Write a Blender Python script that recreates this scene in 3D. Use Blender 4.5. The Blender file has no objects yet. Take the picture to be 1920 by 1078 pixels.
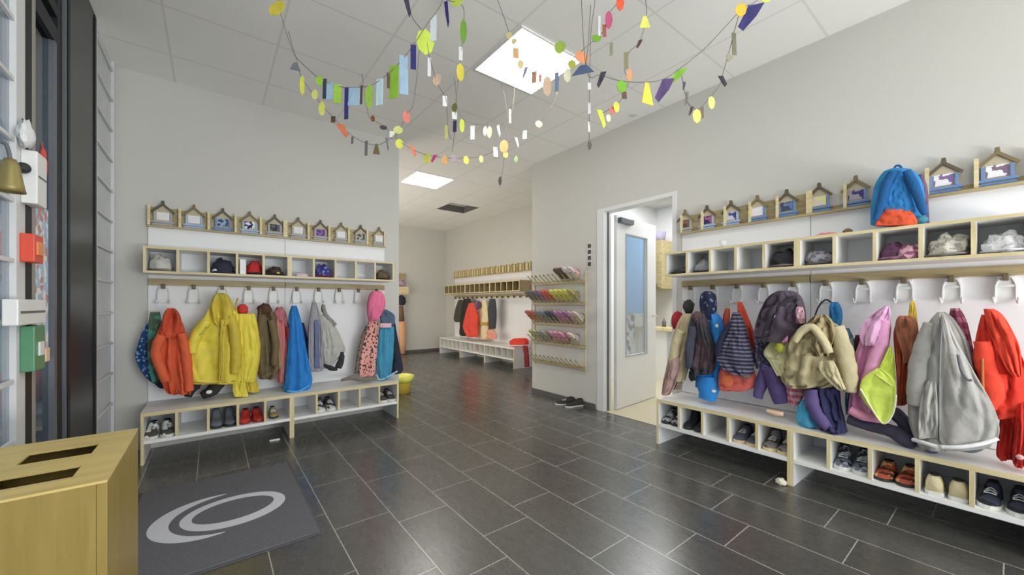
import bpy, bmesh, math, random
from mathutils import Vector, Matrix, noise
PI = math.pi
scn = bpy.context.scene
COL = scn.collection
# ------------------------------------------------------------------ camera numbers (measured from the perspective)
CH = 1.207; FL = 727.0; HV = 570.0
AN = math.atan(563/727.0); CA, SA = math.cos(AN), math.sin(AN)
ZC = 3.12                      # ceiling height
LW, RW, CW = 4.42, 3.48, 4.87  # wall planes: left rack wall (y), right wall (x), corridor wall (x)
def ray(u, v):
    r = (u-960)/FL
    return Vector((SA+r*CA, CA-r*SA, -(v-HV)/FL))
CAM = Vector((0, 0, CH))
def on_y(u, v, y):
    k = ray(u, v); return CAM+k*(y/k.y)
def on_x(u, v, x):
    k = ray(u, v); return CAM+k*(x/k.x)
def on_z(u, v, z=0.0):
    k = ray(u, v); return CAM+k*((z-CH)/k.z)
def at_d(u, v, d): return CAM+ray(u, v)*d
# ------------------------------------------------------------------ materials
def lin(c):
    c /= 255.0
    return c/12.92 if c <= .04045 else ((c+.055)/1.055)**2.4
def col(r, g, b, k=1.62):
    c = [lin(x)*k for x in (r, g, b)]; y = .3*c[0]+.6*c[1]+.1*c[2]
    return tuple(min(.88, x+(y-x)*.10) for x in c)+(1,)
MATS = {}
def nt(name):
    m = bpy.data.materials.new(name); m.use_nodes = True
    n = m.node_tree.nodes; l = m.node_tree.links
    return m, n, l, n['Principled BSDF']
def plain(name, c, rough=.6, metal=0, var=.06, scale=30, bump=0.0, spec=.5):
    if name in MATS: return MATS[name]
    m, n, l, b = nt(name)
    tc = n.new('ShaderNodeTexCoord'); no = n.new('ShaderNodeTexNoise')
    no.inputs['Scale'].default_value = scale; no.inputs['Detail'].default_value = 4
    l.new(tc.outputs['Object'], no.inputs['Vector'])
    hs = n.new('ShaderNodeHueSaturation'); hs.inputs['Color'].default_value = c
    mr = n.new('ShaderNodeMapRange'); mr.inputs['To Min'].default_value = 1-var; mr.inputs['To Max'].default_value = 1+var
    l.new(no.outputs['Fac'], mr.inputs['Value']); l.new(mr.outputs['Result'], hs.inputs['Value'])
    l.new(hs.outputs['Color'], b.inputs['Base Color'])
    b.inputs['Roughness'].default_value = rough; b.inputs['Metallic'].default_value = metal
    b.inputs['Specular IOR Level'].default_value = spec
    if bump:
        bp = n.new('ShaderNodeBump'); bp.inputs['Strength'].default_value = bump; bp.inputs['Distance'].default_value = .01
        l.new(no.outputs['Fac'], bp.inputs['Height']); l.new(bp.outputs['Normal'], b.inputs['Normal'])
    MATS[name] = m; return m
def wood(name, c, c2, axis=2, rough=.45):
    m, n, l, b = nt(name)
    tc = n.new('ShaderNodeTexCoord'); mp = n.new('ShaderNodeMapping')
    s = [26, 26, 26]; s[axis] = 2.2; mp.inputs['Scale'].default_value = s
    no = n.new('ShaderNodeTexNoise'); no.inputs['Scale'].default_value = 1.3; no.inputs['Detail'].default_value = 5; no.inputs['Distortion'].default_value = .8
    rp = n.new('ShaderNodeValToRGB'); rp.color_ramp.elements[0].color = c2; rp.color_ramp.elements[1].color = c
    rp.color_ramp.elements[0].position = .3; rp.color_ramp.elements[1].position = .62
    l.new(tc.outputs['Object'], mp.inputs['Vector']); l.new(mp.outputs['Vector'], no.inputs['Vector'])
    l.new(no.outputs['Fac'], rp.inputs['Fac']); l.new(rp.outputs['Color'], b.inputs['Base Color'])
    b.inputs['Roughness'].default_value = rough
    return m
def fabric(c, pat=None, c2=None, c3=None, sc=1.0, rough=.88):
    key = 'fabric_%s_%s_%s_%s_%s' % (c, pat, c2, c3, sc)
    if key in MATS: return MATS[key]
    m, n, l, b = nt('fabric'); c = col(*c)
    tc = n.new('ShaderNodeTexCoord')
    no = n.new('ShaderNodeTexNoise'); no.inputs['Scale'].default_value = 9; no.inputs['Detail'].default_value = 6; no.inputs['Roughness'].default_value = .65
    l.new(tc.outputs['Object'], no.inputs['Vector'])
    src = None
    if pat == 'stripe':
        sp = n.new('ShaderNodeSeparateXYZ'); l.new(tc.outputs['Object'], sp.inputs[0])
        a = n.new('ShaderNodeMath'); a.operation = 'MULTIPLY'; a.inputs[1].default_value = 2*PI/(.028*sc); l.new(sp.outputs['Z'], a.inputs[0])
        s = n.new('ShaderNodeMath'); s.operation = 'SINE'; l.new(a.outputs[0], s.inputs[0])
        g = n.new('ShaderNodeMath'); g.operation = 'GREATER_THAN'; g.inputs[1].default_value = .15; l.new(s.outputs[0], g.inputs[0])
        mx = n.new('ShaderNodeMix'); mx.data_type = 'RGBA'; mx.inputs['A'].default_value = c; mx.inputs['B'].default_value = col(*c2)
        l.new(g.outputs[0], mx.inputs['Factor']); src = mx.outputs['Result']
    elif pat in ('dots', 'patch'):
        vo = n.new('ShaderNodeTexVoronoi'); vo.inputs['Scale'].default_value = 28/sc
        l.new(tc.outputs['Object'], vo.inputs['Vector'])
        mx = n.new('ShaderNodeMix'); mx.data_type = 'RGBA'; mx.inputs['A'].default_value = c; mx.inputs['B'].default_value = col(*c2)
        if pat == 'dots':
            g = n.new('ShaderNodeMath'); g.operation = 'LESS_THAN'; g.inputs[1].default_value = .36
            l.new(vo.outputs['Distance'], g.inputs[0]); l.new(g.outputs[0], mx.inputs['Factor']); src = mx.outputs['Result']
        else:
            rp = n.new('ShaderNodeValToRGB'); rp.color_ramp.interpolation = 'CONSTANT'
            e = rp.color_ramp.elements; e[0].color = c; e[1].color = col(*c2); e[1].position = .45
            if c3: k = e.new(.75); k.color = col(*c3)
            sp = n.new('ShaderNodeSeparateColor'); l.new(vo.outputs['Color'], sp.inputs[0]); l.new(sp.outputs[0], rp.inputs['Fac']); src = rp.outputs['Color']
    hs = n.new('ShaderNodeHueSaturation'); hs.inputs['Color'].default_value = c
    if src: l.new(src, hs.inputs['Color'])
    mr = n.new('ShaderNodeMapRange'); mr.inputs['From Min'].default_value = .3; mr.inputs['From Max'].default_value = .7
    mr.inputs['To Min'].default_value = .88; mr.inputs['To Max'].default_value = 1.1
    l.new(no.outputs['Fac'], mr.inputs['Value']); l.new(mr.outputs['Result'], hs.inputs['Value'])
    l.new(hs.outputs['Color'], b.inputs['Base Color']); b.inputs['Roughness'].default_value = rough
    b.inputs['Specular IOR Level'].default_value = .25
    bp = n.new('ShaderNodeBump'); bp.inputs['Strength'].default_value = .55; bp.inputs['Distance'].default_value = .02
    l.new(no.outputs['Fac'], bp.inputs['Height']); l.new(bp.outputs['Normal'], b.inputs['Normal'])
    MATS[key] = m; return m
def emit(name, c, s):
    m, n, l, b = nt(name)
    b.inputs['Base Color'].default_value = (.8, .8, .8, 1)
    b.inputs['Emission Color'].default_value = c; b.inputs['Emission Strength'].default_value = s
    return m
def glass(name, tint=(.85, .9, .93, 1), gl=.12):
    m, n, l, b = nt(name); n.remove(b)
    o = n['Material Output']; t = n.new('ShaderNodeBsdfTransparent'); t.inputs['Color'].default_value = tint
    g = n.new('ShaderNodeBsdfGlossy'); g.inputs['Roughness'].default_value = .03
    lw = n.new('ShaderNodeLayerWeight'); lw.inputs['Blend'].default_value = .35
    mr = n.new('ShaderNodeMapRange'); mr.inputs['To Min'].default_value = gl*.4; mr.inputs['To Max'].default_value = .6
    l.new(lw.outputs['Fresnel'], mr.inputs['Value'])
    mx = n.new('ShaderNodeMixShader'); l.new(mr.outputs['Result'], mx.inputs[0]); l.new(t.outputs[0], mx.inputs[1]); l.new(g.outputs[0], mx.inputs[2])
    l.new(mx.outputs[0], o.inputs['Surface']); return m
def mth(n, l, op, a, b=None):
    x = n.new('ShaderNodeMath'); x.operation = op
    for i, v in enumerate((a, b)):
        if v is None: continue
        if isinstance(v, (int, float)): x.inputs[i].default_value = v
        else: l.new(v, x.inputs[i])
    return x.outputs[0]
def floor_mat():
    m, n, l, b = nt('stone_tiles'); tc = n.new('ShaderNodeTexCoord'); sp = n.new('ShaderNodeSeparateXYZ')
    l.new(tc.outputs['Object'], sp.inputs[0])
    X = mth(n, l, 'DIVIDE', mth(n, l, 'SUBTRACT', sp.outputs['X'], .518-.3*40), .3)
    row = mth(n, l, 'FLOOR', X); fx = mth(n, l, 'SUBTRACT', X, row); md = mth(n, l, 'MODULO', row, 4)
    off = None
    for k, o in enumerate((.42, .28, .485, .025)):
        c = mth(n, l, 'COMPARE', md, float(k)); c.node.inputs[2].default_value = .1
        t = mth(n, l, 'MULTIPLY', c, o); off = t if off is None else mth(n, l, 'ADD', off, t)
    Y = mth(n, l, 'DIVIDE', mth(n, l, 'ADD', mth(n, l, 'SUBTRACT', sp.outputs['Y'], off), 12.0), .6)
    ty = mth(n, l, 'FLOOR', Y); fy = mth(n, l, 'SUBTRACT', Y, ty)
    dx = mth(n, l, 'MULTIPLY', mth(n, l, 'MINIMUM', fx, mth(n, l, 'SUBTRACT', 1.0, fx)), .3)
    dy = mth(n, l, 'MULTIPLY', mth(n, l, 'MINIMUM', fy, mth(n, l, 'SUBTRACT', 1.0, fy)), .6)
    g = mth(n, l, 'LESS_THAN', mth(n, l, 'MINIMUM', dx, dy), .0025)
    cv = n.new('ShaderNodeCombineXYZ'); l.new(row, cv.inputs[0]); l.new(ty, cv.inputs[1])
    wn = n.new('ShaderNodeTexWhiteNoise'); l.new(cv.outputs[0], wn.inputs['Vector'])
    no = n.new('ShaderNodeTexNoise'); no.inputs['Scale'].default_value = 7; no.inputs['Detail'].default_value = 7; no.inputs['Roughness'].default_value = .7
    mp = n.new('ShaderNodeMapping'); mp.inputs['Scale'].default_value = (3, 1, 1); l.new(tc.outputs['Object'], mp.inputs['Vector']); l.new(mp.outputs[0], no.inputs['Vector'])
    v = mth(n, l, 'ADD', mth(n, l, 'MULTIPLY', wn.outputs['Value'], .35), mth(n, l, 'MULTIPLY', no.outputs['Fac'], .8))
    rp = n.new('ShaderNodeValToRGB'); rp.color_ramp.elements[0].color = (.056, .055, .050, 1); rp.color_ramp.elements[1].color = (.082, .079, .072, 1)
    rp.color_ramp.elements[0].position = .25; rp.color_ramp.elements[1].position = .9
    l.new(v, rp.inputs['Fac'])
    mx = n.new('ShaderNodeMix'); mx.data_type = 'RGBA'; l.new(g, mx.inputs['Factor']); l.new(rp.outputs['Color'], mx.inputs['A']); mx.inputs['B'].default_value = (.44, .43, .38, 1)
    l.new(mx.outputs['Result'], b.inputs['Base Color'])
    rr = n.new('ShaderNodeMapRange'); l.new(no.outputs['Fac'], rr.inputs['Value']); rr.inputs['To Min'].default_value = .22; rr.inputs['To Max'].default_value = .33
    l.new(rr.outputs['Result'], b.inputs['Roughness']); b.inputs['IOR'].default_value = 2.15
    bp = n.new('ShaderNodeBump'); bp.inputs['Strength'].default_value = .3; bp.inputs['Distance'].default_value = .002
    l.new(mth(n, l, 'SUBTRACT', no.outputs['Fac'], g), bp.inputs['Height']); l.new(bp.outputs['Normal'], b.inputs['Normal'])
    return m
def ceil_mat():
    m, n, l, b = nt('ceiling_tiles'); tc = n.new('ShaderNodeTexCoord'); sp = n.new('ShaderNodeSeparateXYZ')
    l.new(tc.outputs['Object'], sp.inputs[0])
    def ln(o, st, per):
        t = mth(n, l, 'FRACT', mth(n, l, 'DIVIDE', mth(n, l, 'ADD', sp.outputs[o], -st+per*20), per))
        return mth(n, l, 'MULTIPLY', mth(n, l, 'MINIMUM', t, mth(n, l, 'SUBTRACT', 1.0, t)), per)
    g = mth(n, l, 'LESS_THAN', mth(n, l, 'MINIMUM', ln('X', -.25, .6375), ln('Y', 2.07, .63)), .0075)
    mx = n.new('ShaderNodeMix'); mx.data_type = 'RGBA'; l.new(g, mx.inputs['Factor']); mx.inputs['A'].default_value = (.93, .925, .89, 1); mx.inputs['B'].default_value = (.80, .79, .76, 1)
    l.new(mx.outputs['Result'], b.inputs['Base Color']); b.inputs['Roughness'].default_value = .85
    return m
WALL = plain('wall_paint', (.655, .642, .60, 1), .8, var=.015, scale=2)
WHITE = plain('white_laminate', (.90, .895, .87, 1), .45, var=.02, scale=4)
PANEL = plain('panel_white', (.89, .89, .90, 1), .5, var=.02, scale=4)
WOOD = wood('birch', col(190, 176, 132), col(170, 154, 108))
WOODH = wood('birch_long', col(190, 176, 134), col(172, 156, 112), 0)
WOODY = wood('birch_long_y', col(190, 176, 134), col(172, 156, 112), 1)
WOODD = wood('olive_birch', col(150, 136, 94), col(128, 112, 76), 0)  # olive boards; dark tone also stands for shade on the hook rails
WOODDY = wood('olive_birch_y', col(150, 136, 94), col(128, 112, 76), 1)
BINW = wood('bin_maple', col(130, 109, 46), col(120, 100, 38), 2, .4)
KNOB = plain('knob_brown', col(92, 80, 56), .5)
WMET = plain('white_plastic', (.85, .85, .83, 1), .35, var=.01)
DARK = plain('dark_metal', (.016, .017, .020, 1), .5, var=.1, spec=.25)
BLACKP = plain('black_door_panel', (.014, .015, .018, 1), .3, var=.15, scale=3, spec=.3)
GREYM = plain('grey_metal', (.14, .15, .17, 1), .4, .2)
CHROME = plain('chrome', (.6, .6, .6, 1), .2, 1)
GLASS = glass('window_glass')
BASEB = plain('skirting_grey', (.12, .118, .11, 1), .5)
CREAMF = plain('cream_floor', col(165, 156, 130), .5, scale=6)
# ------------------------------------------------------------------ mesh helpers
def box(bm, x0, x1, y0, y1, z0, z1, bev=0.0):
    if x0 > x1: x0, x1 = x1, x0
    if y0 > y1: y0, y1 = y1, y0
    if z0 > z1: z0, z1 = z1, z0
    r = bmesh.ops.create_cube(bm, size=1, matrix=Matrix.Translation(((x0+x1)/2, (y0+y1)/2, (z0+z1)/2)) @ Matrix.Diagonal((x1-x0, y1-y0, z1-z0, 1)))
    if bev:
        es = list({e for v in r['verts'] for e in v.link_edges})
        bmesh.ops.bevel(bm, geom=es, offset=bev, segments=2, affect='EDGES', profile=.5)
    return bm
def nb(): return bmesh.new()
def bx(*a, **k): return box(nb(), *a, **k)
def grid_faces(bm, rings, closed=True, caps=True):
    vs = [[bm.verts.new(p) for p in r] for r in rings]
    n = len(vs[0])
    for i in range(len(vs)-1):
        for j in range(n if closed else n-1):
            k = (j+1) % n
            bm.faces.new((vs[i][j], vs[i][k], vs[i+1][k], vs[i+1][j]))
    if caps:
        for r in (vs[0], vs[-1]):
            c = bm.verts.new(sum((v.co for v in r), Vector())/n)
            for j in range(n): bm.faces.new((r[j], r[(j+1) % n], c))
    return vs
def smooth(bm):
    bmesh.ops.recalc_face_normals(bm, faces=bm.faces[:])
    for f in bm.faces: f.smooth = True
    return bm
def catmull(pts, n):
    out = []; m = len(pts)-1
    for i in range(n+1):
        t = i/n*m; k = min(int(t), m-1); f = t-k
        p0 = pts[max(k-1, 0)]; p1 = pts[k]; p2 = pts[k+1]; p3 = pts[min(k+2, m)]
        out.append([.5*((2*b)+(c-a)*f+(2*a-5*b+4*c-d)*f*f+(3*b-a-3*c+d)*f**3) for a, b, c, d in zip(p0, p1, p2, p3)])
    return out
def tube(bm, pts, rad, seg=10, n=None, wr=0.0, seed=0, flat=1.0):
    """smooth tapered tube; pts Vectors, rad number or list"""
    if isinstance(rad, (int, float)): rad = [rad]*len(pts)
    data = [list(p)+[r] for p, r in zip(pts, rad)]
    if n is None: n = (len(pts)-1)*6
    data = catmull(data, n) if len(pts) > 2 else catmull(data, max(n, 1))
    P = [Vector(d[:3]) for d in data]; R = [max(d[3], .0008) for d in data]
    rings = []; up = None
    for i, p in enumerate(P):
        t = (P[min(i+1, len(P)-1)]-P[max(i-1, 0)]).normalized()
        if up is None:
            up = Vector((0, 0, 1)) if abs(t.z) < .9 else Vector((1, 0, 0))
        a = t.cross(up).normalized(); b = a.cross(t).normalized(); up = b
        ring = []
        for j in range(seg):
            th = 2*PI*j/seg; r = R[i]
            if wr: r *= 1+wr*.8*noise.noise(Vector((p.x*16+seed+math.cos(th), p.y*16+math.sin(th), p.z*18)))+wr*.35*noise.noise(Vector((p.x*50+seed, p.z*50, th)))
            ring.append(p+a*math.cos(th)*r+b*math.sin(th)*r*flat)
        rings.append(ring)
    grid_faces(bm, rings); return bm
def blob(bm, c, r, amp=.0, seed=0, nu=22, nv=12, zmin=None, fr=1.0):
    rings = []
    for i in range(1, nv):
        ph = PI*i/nv; ring = []
        for j in range(nu):
            th = 2*PI*j/nu; d = Vector((math.sin(ph)*math.cos(th), math.sin(ph)*math.sin(th), math.cos(ph)))
            k = 1+amp*noise.noise(d*2.2*fr+Vector((seed*7.1, seed, 0)))+amp*.5*noise.noise(d*5*fr+Vector((seed, 3, 0)))
            p = Vector((c[0]+d.x*r[0]*k, c[1]+d.y*r[1]*k, c[2]+d.z*r[2]*k))
            if zmin is not None: p.z = max(p.z, zmin)
            ring.append(p)
        rings.append(ring)
    grid_faces(bm, rings); return bm
def lathe(bm, c, prof, seg=24, amp=0, seed=0):
    rings = []
    for r, z in prof:
        rings.append([Vector((c[0]+r*(1+amp*noise.noise(Vector((math.cos(t)*2+seed, math.sin(t)*2, z*9))))*math.cos(t), c[1]+r*math.sin(t), c[2]+z)) for t in [2*PI*j/seg for j in range(seg)]])
    grid_faces(bm, rings); return bm
# ------------------------------------------------------------------ things
class T:
    def __init__(s, name, label, cat, group=None, kind=None):
        s.n, s.label, s.cat, s.g, s.kind, s.parts = name, label, cat, group, kind, []
    def add(s, name, bm, mat, label=None, up=None, sm=False):
        if sm: smooth(bm)
        else: bmesh.ops.recalc_face_normals(bm, faces=bm.faces[:])
        s.parts.append((name, bm, mat, label, up)); return len(s.parts)-1
    def done(s, loc=None):
        if loc is None:
            xs = [v.co for p in s.parts for v in p[1].verts]
            loc = Vector(((min(v.x for v in xs)+max(v.x for v in xs))/2, (min(v.y for v in xs)+max(v.y for v in xs))/2, min(v.z for v in xs)))
        loc = Vector(loc); single = len(s.parts) == 1
        root = None
        if not single:
            root = bpy.data.objects.new(s.n, None); root.empty_display_size = .05; COL.objects.link(root); root.location = loc
        obs = []
        for name, bm, mat, label, up in s.parts:
            bmesh.ops.translate(bm, verts=bm.verts[:], vec=-loc)
            nm = s.n if single else name
            me = bpy.data.meshes.new(nm); bm.to_mesh(me); bm.free(); me.materials.append(mat)
            o = bpy.data.objects.new(nm, me); COL.objects.link(o)
            if single: o.location = loc; root = o
            else:
                o.parent = root if up is None else obs[up]
                if label: o['label'] = label
            obs.append(o)
        if s.kind: root['kind'] = s.kind
        if s.kind != 'structure':
            root['label'] = s.label; root['category'] = s.cat
            if s.g: root['group'] = s.g
        s.root = root; return root
def struct(name, bm, mat):
    t = T(name, '', '', kind='structure'); t.add(name, bm, mat); o = t.done(loc=(0, 0, 0)); return o
def one(name, label, cat, bm, mat, sm=False, group=None):
    t = T(name, label, cat, group); t.add(name, bm, mat, sm=sm); return t.done()
# ================================================================== SETTING
BY = -2.6   # wall behind the camera
EX = -.61   # entrance wall plane
struct('floor', bx(-1.4, 4.99, BY-.1, 9.2, -.1, 0), floor_mat())
CM = ceil_mat()
hx0, hx1, hy0, hy1 = 3.575, 4.213, 6.48, 7.11
b = nb(); zt = ZC+.12
for q in ((-1.4, 4.99, BY-.1, hy0), (-1.4, 4.99, hy1, 9.2), (-1.4, hx0, hy0, hy1), (hx1, 4.99, hy0, hy1)):
    box(b, *q, ZC, zt)
struct('ceiling', b, CM)
t = T('ceiling_recess', 'open square recess in the corridor ceiling beyond the far light panel', 'ceiling opening')
b = nb(); w = .02
box(b, hx0, hx1, hy0, hy0+w, ZC+.005, ZC+.13); box(b, hx0, hx1, hy1-w, hy1, ZC+.005, ZC+.13)
box(b, hx0, hx0+w, hy0+w, hy1-w, ZC+.005, ZC+.13); box(b, hx1-w, hx1, hy0+w, hy1-w, ZC+.005, ZC+.13)
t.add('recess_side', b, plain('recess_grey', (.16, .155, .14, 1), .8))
t.add('recess_top', bx(hx0, hx1, hy0, hy1, ZC+.13, ZC+.15), WALL); t.done()
struct('wall_left', bx(EX-.14, 1.74, LW, LW+.16, 0, ZC), WALL)
# right wall with the doorway
DY0, DY1, DZ = 1.96, 2.85, 2.27
b = nb(); box(b, RW, RW+.12, BY-.1, DY0, 0, ZC); box(b, RW, RW+.12, DY1, 4.04, 0, ZC); box(b, RW, RW+.12, DY0, DY1, DZ, ZC)
struct('wall_right', b, WALL)
struct('wall_return', bx(RW+.12, 6.4, 3.92, 4.04, 0, ZC), plain('white_wall', (.86, .86, .86, 1), .7, var=.01))
struct('wall_corridor', bx(CW, CW+.12, 4.04, 9.2, 0, ZC), WALL)
struct('wall_far', bx(.9, CW, 9.1, 9.2, 0, ZC), WALL)
struct('added_hallway_wall', bx(.9, 1.0, LW+.16, 9.1, 0, ZC), WALL)  # unseen wall added to close the corridor for the light
# unseen back wall; its wide window is added to suit the fill light
WX0, WX1 = -.2, 3.1
b = nb(); box(b, -1.4, WX0, BY-.1, BY, 0, ZC); box(b, WX1, 3.48, BY-.1, BY, 0, ZC); box(b, WX0, WX1, BY-.1, BY, 0, .3); box(b, WX0, WX1, BY-.1, BY, 2.75, ZC)
struct('wall_back', b, WALL)
b = nb()
for x in (WX0, 1.42, WX1-.06): box(b, x, x+.06, BY-.07, BY-.02, .3, 2.75)
box(b, WX0, WX1, BY-.07, BY-.02, .3, .36); box(b, WX0, WX1, BY-.07, BY-.02, 2.69, 2.75)
t = T('added_window', '', '', kind='structure'); t.add('frame', b, DARK); t.add('pane', bx(WX0+.05, WX1-.05, BY-.05, BY-.04, .35, 2.7), GLASS); t.done()
# skirtings
struct('baseboard_far', bx(1.0, CW, 9.085, 9.1, 0, .07), BASEB)
struct('baseboard_right', bx(RW-.012, RW, 2.93, 4.04, 0, .06), BASEB)
struct('baseboard_left', bx(1.6, 1.74, LW-.012, LW, 0, .06), BASEB)
# ---- entrance side: white lattice glazing, steel door, white lattice glazing
LATM = plain('lattice_white', (.72, .72, .72, 1), .4, var=.02)
FROST = plain('frosted_pane', (.55, .58, .62, 1), .25, var=.1, scale=5)
LATS = .238
def lattice(n, y0, y1, uprights, paneM, name):
    b = nb()
    for y, wd in uprights: box(b, EX-.05, EX, y, y+wd, 0, ZC)
    z = .18
    while z < ZC-.02:
        box(b, EX-.016, EX-.004, y0, y1, z, z+.016); z += LATS
    t = T(n, '', '', kind='structure'); t.add('lattice', b, LATM)
    t.add('pane', bx(EX-.026, EX-.018, y0, y1, 0, ZC), paneM)
    t.done()
lattice('window_2', -1.0, 2.49, ((-1.0, .05), (-.2, .05), (.6, .05), (1.4, .05), (2.1, .02), (2.41, .09)), glass('pale_glass', (.8, .84, .88, 1), .4), 'near')
lattice('window_3', 3.75, 4.40, ((3.75, .035), (4.35, .03)), FROST, 'far')
struct('wall_entrance', bx(EX-.14, EX-.062, BY, -1.0, 0, ZC), WALL)
struct('wall_entrance_side', bx(EX-.14, EX-.062, 3.64, LW, 0, ZC), plain('outer_wall', (.5, .5, .5, 1), .8))
t = T('door_1', '', '', kind='structure')
t.add('door_post', bx(EX-.09, EX+.0, 2.50, 2.576, 0, ZC), DARK)
t.add('door_post', bx(EX-.09, EX+.0, 2.576, 2.62, 0, ZC), plain('beige_post', (.34, .32, .29, 1), .5))
b = nb(); box(b, EX-.10, EX-.0, 2.62, 2.93, 2.50, 2.58); box(b, EX-.08, EX-.0, 2.62, 2.93, 2.64, 2.70); box(b, EX-.09, EX-.0, 2.62, 2.93, 2.93, ZC); t.add('door_head', b, DARK)
t.add('pane', bx(EX-.03, EX-.02, 2.62, 2.88, .12, 2.50), GLASS)
t.add('pane', bx(EX-.03, EX-.02, 2.62, 2.93, 2.70, 2.93), GLASS)
b = nb(); box(b, EX-.06, EX-.0, 2.88, 2.92, 0, 2.50); box(b, EX-.06, EX-.0, 2.62, 2.88, 0, .12); t.add('door_stile', b, GREYM)
t.add('door_post', bx(EX-.09, EX, 2.93, 3.0, 0, ZC), DARK)
t.add('door_stile', bx(EX-.05, EX+.012, 3.0, 3.02, 0, ZC), GREYM)
t.add('door_leaf', bx(EX-.09, EX+.0, 3.02, 3.74, 0, ZC), BLACKP)
b = nb(); box(b, EX, EX+.006, 3.08, 3.12, .02, ZC-.02); box(b, EX, EX+.006, 3.68, 3.72, .02, ZC-.02); t.add('leaf_rail', b, DARK)
t.done()
# outside ground and a pale facade across the yard
struct('ground_outside', bx(-14, -1.4, -6, 12, -.15, -.1), plain('paving', (.3, .3, .3, 1), .9))
# ---- inner doorway
t = T('door_2', '', '', kind='structure')
FRM = plain('door_frame_white', (.82, .82, .82, 1), .4, var=.01)
t.add('door_jamb', bx(RW-.010, RW+.13, DY1-.045, DY1+.05, 0, DZ+.01, bev=.002), FRM)
t.add('door_jamb', bx(RW-.006, RW+.13, DY0-.015, DY0+.03, 0, DZ+.01, bev=.002), FRM)
t.add('door_head', bx(RW-.006, RW+.13, DY0+.03, DY1-.045, DZ-.03, DZ+.01, bev=.002), FRM)
t.add('shadow_gap', bx(RW+.05, RW+.07, DY1-.06, DY1-.045, 0, DZ-.03), plain('shadow_gap_grey', (.13, .13, .13, 1), .6))  # dark strip standing in for the shadow gap beside the jamb
# leaf standing open into the next room
hp = Vector((3.63, DY1-.08, 0)); la = math.radians(5); rot = Matrix.Translation(hp) @ Matrix.Rotation(la, 4, 'Z')
def leafbox(x0, x1, y0, y1, z0, z1, bev=0):
    b = bx(x0, x1, y0, y1, z0, z1, bev=bev); bmesh.ops.transform(b, matrix=rot, verts=b.verts[:]); return b
LX = .92; gx0, gx1, gz0, gz1 = .20, .68, .60, 2.02
b = nb(); box(b, 0, gx0, -.02, .02, .01, 2.22); box(b, gx1, LX, -.02, .02, .01, 2.22); box(b, gx0, gx1, -.02, .02, .01, gz0); box(b, gx0, gx1, -.02, .02, gz1, 2.22)
bmesh.ops.transform(b, matrix=rot, verts=b.verts[:]); li = t.add('door_leaf', b, FRM)
t.add('pane', leafbox(gx0, gx1, -.004, .004, gz0, gz1), glass('door_glass', (.92, .95, .97, 1), .1), up=li)
b = nb()
for q in ((gx0-.012, gx1+.012, gz0-.012, gz0), (gx0-.012, gx1+.012, gz1, gz1+.012), (gx0-.012, gx0, gz0, gz1), (gx1, gx1+.012, gz0, gz1)): box(b, q[0], q[1], -.026, -.02, q[2], q[3])
bmesh.ops.transform(b, matrix=rot, verts=b.verts[:]); t.add('glazing_bead', b, plain('bead_grey', (.4, .42, .45, 1), .5), up=li)
b = nb(); tube(b, [Vector((.85, -.02, 1.06)), Vector((.85, -.07, 1.06)), Vector((.74, -.075, 1.06))], .009, 8); bmesh.ops.transform(b, matrix=rot, verts=b.verts[:]); t.add('handle', b, CHROME, up=li, sm=True)
b = bx(.02, .28, -.07, -.021, 2.13, 2.19, bev=.004); box(b, .28, .33, -.05, -.03, 2.15, 2.2); bmesh.ops.transform(b, matrix=rot, verts=b.verts[:]); t.add('door_closer', b, GREYM, up=li)
t.done()
# ---- room behind the door
struct('floor_washroom', bx(RW+.0, 6.4, .4, 3.92, 0.0005, .004), CREAMF)
struct('floor_washroom_base', bx(4.99, 6.4, .4, 3.92, -.1, 0), CREAMF)
struct('ceiling_washroom', bx(RW+.12, 6.4, .4, 3.92, 2.9, 3.0), WALL)
WW = plain('white_wall', (.86, .86, .86, 1), .7, var=.01)
struct('wall_washroom_far', bx(6.3, 6.4, .5, 3.92, 0, 2.9), WW)
struct('wall_washroom_near', bx(RW+.12, 6.4, .4, .5, 0, 2.9), WW)
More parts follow.
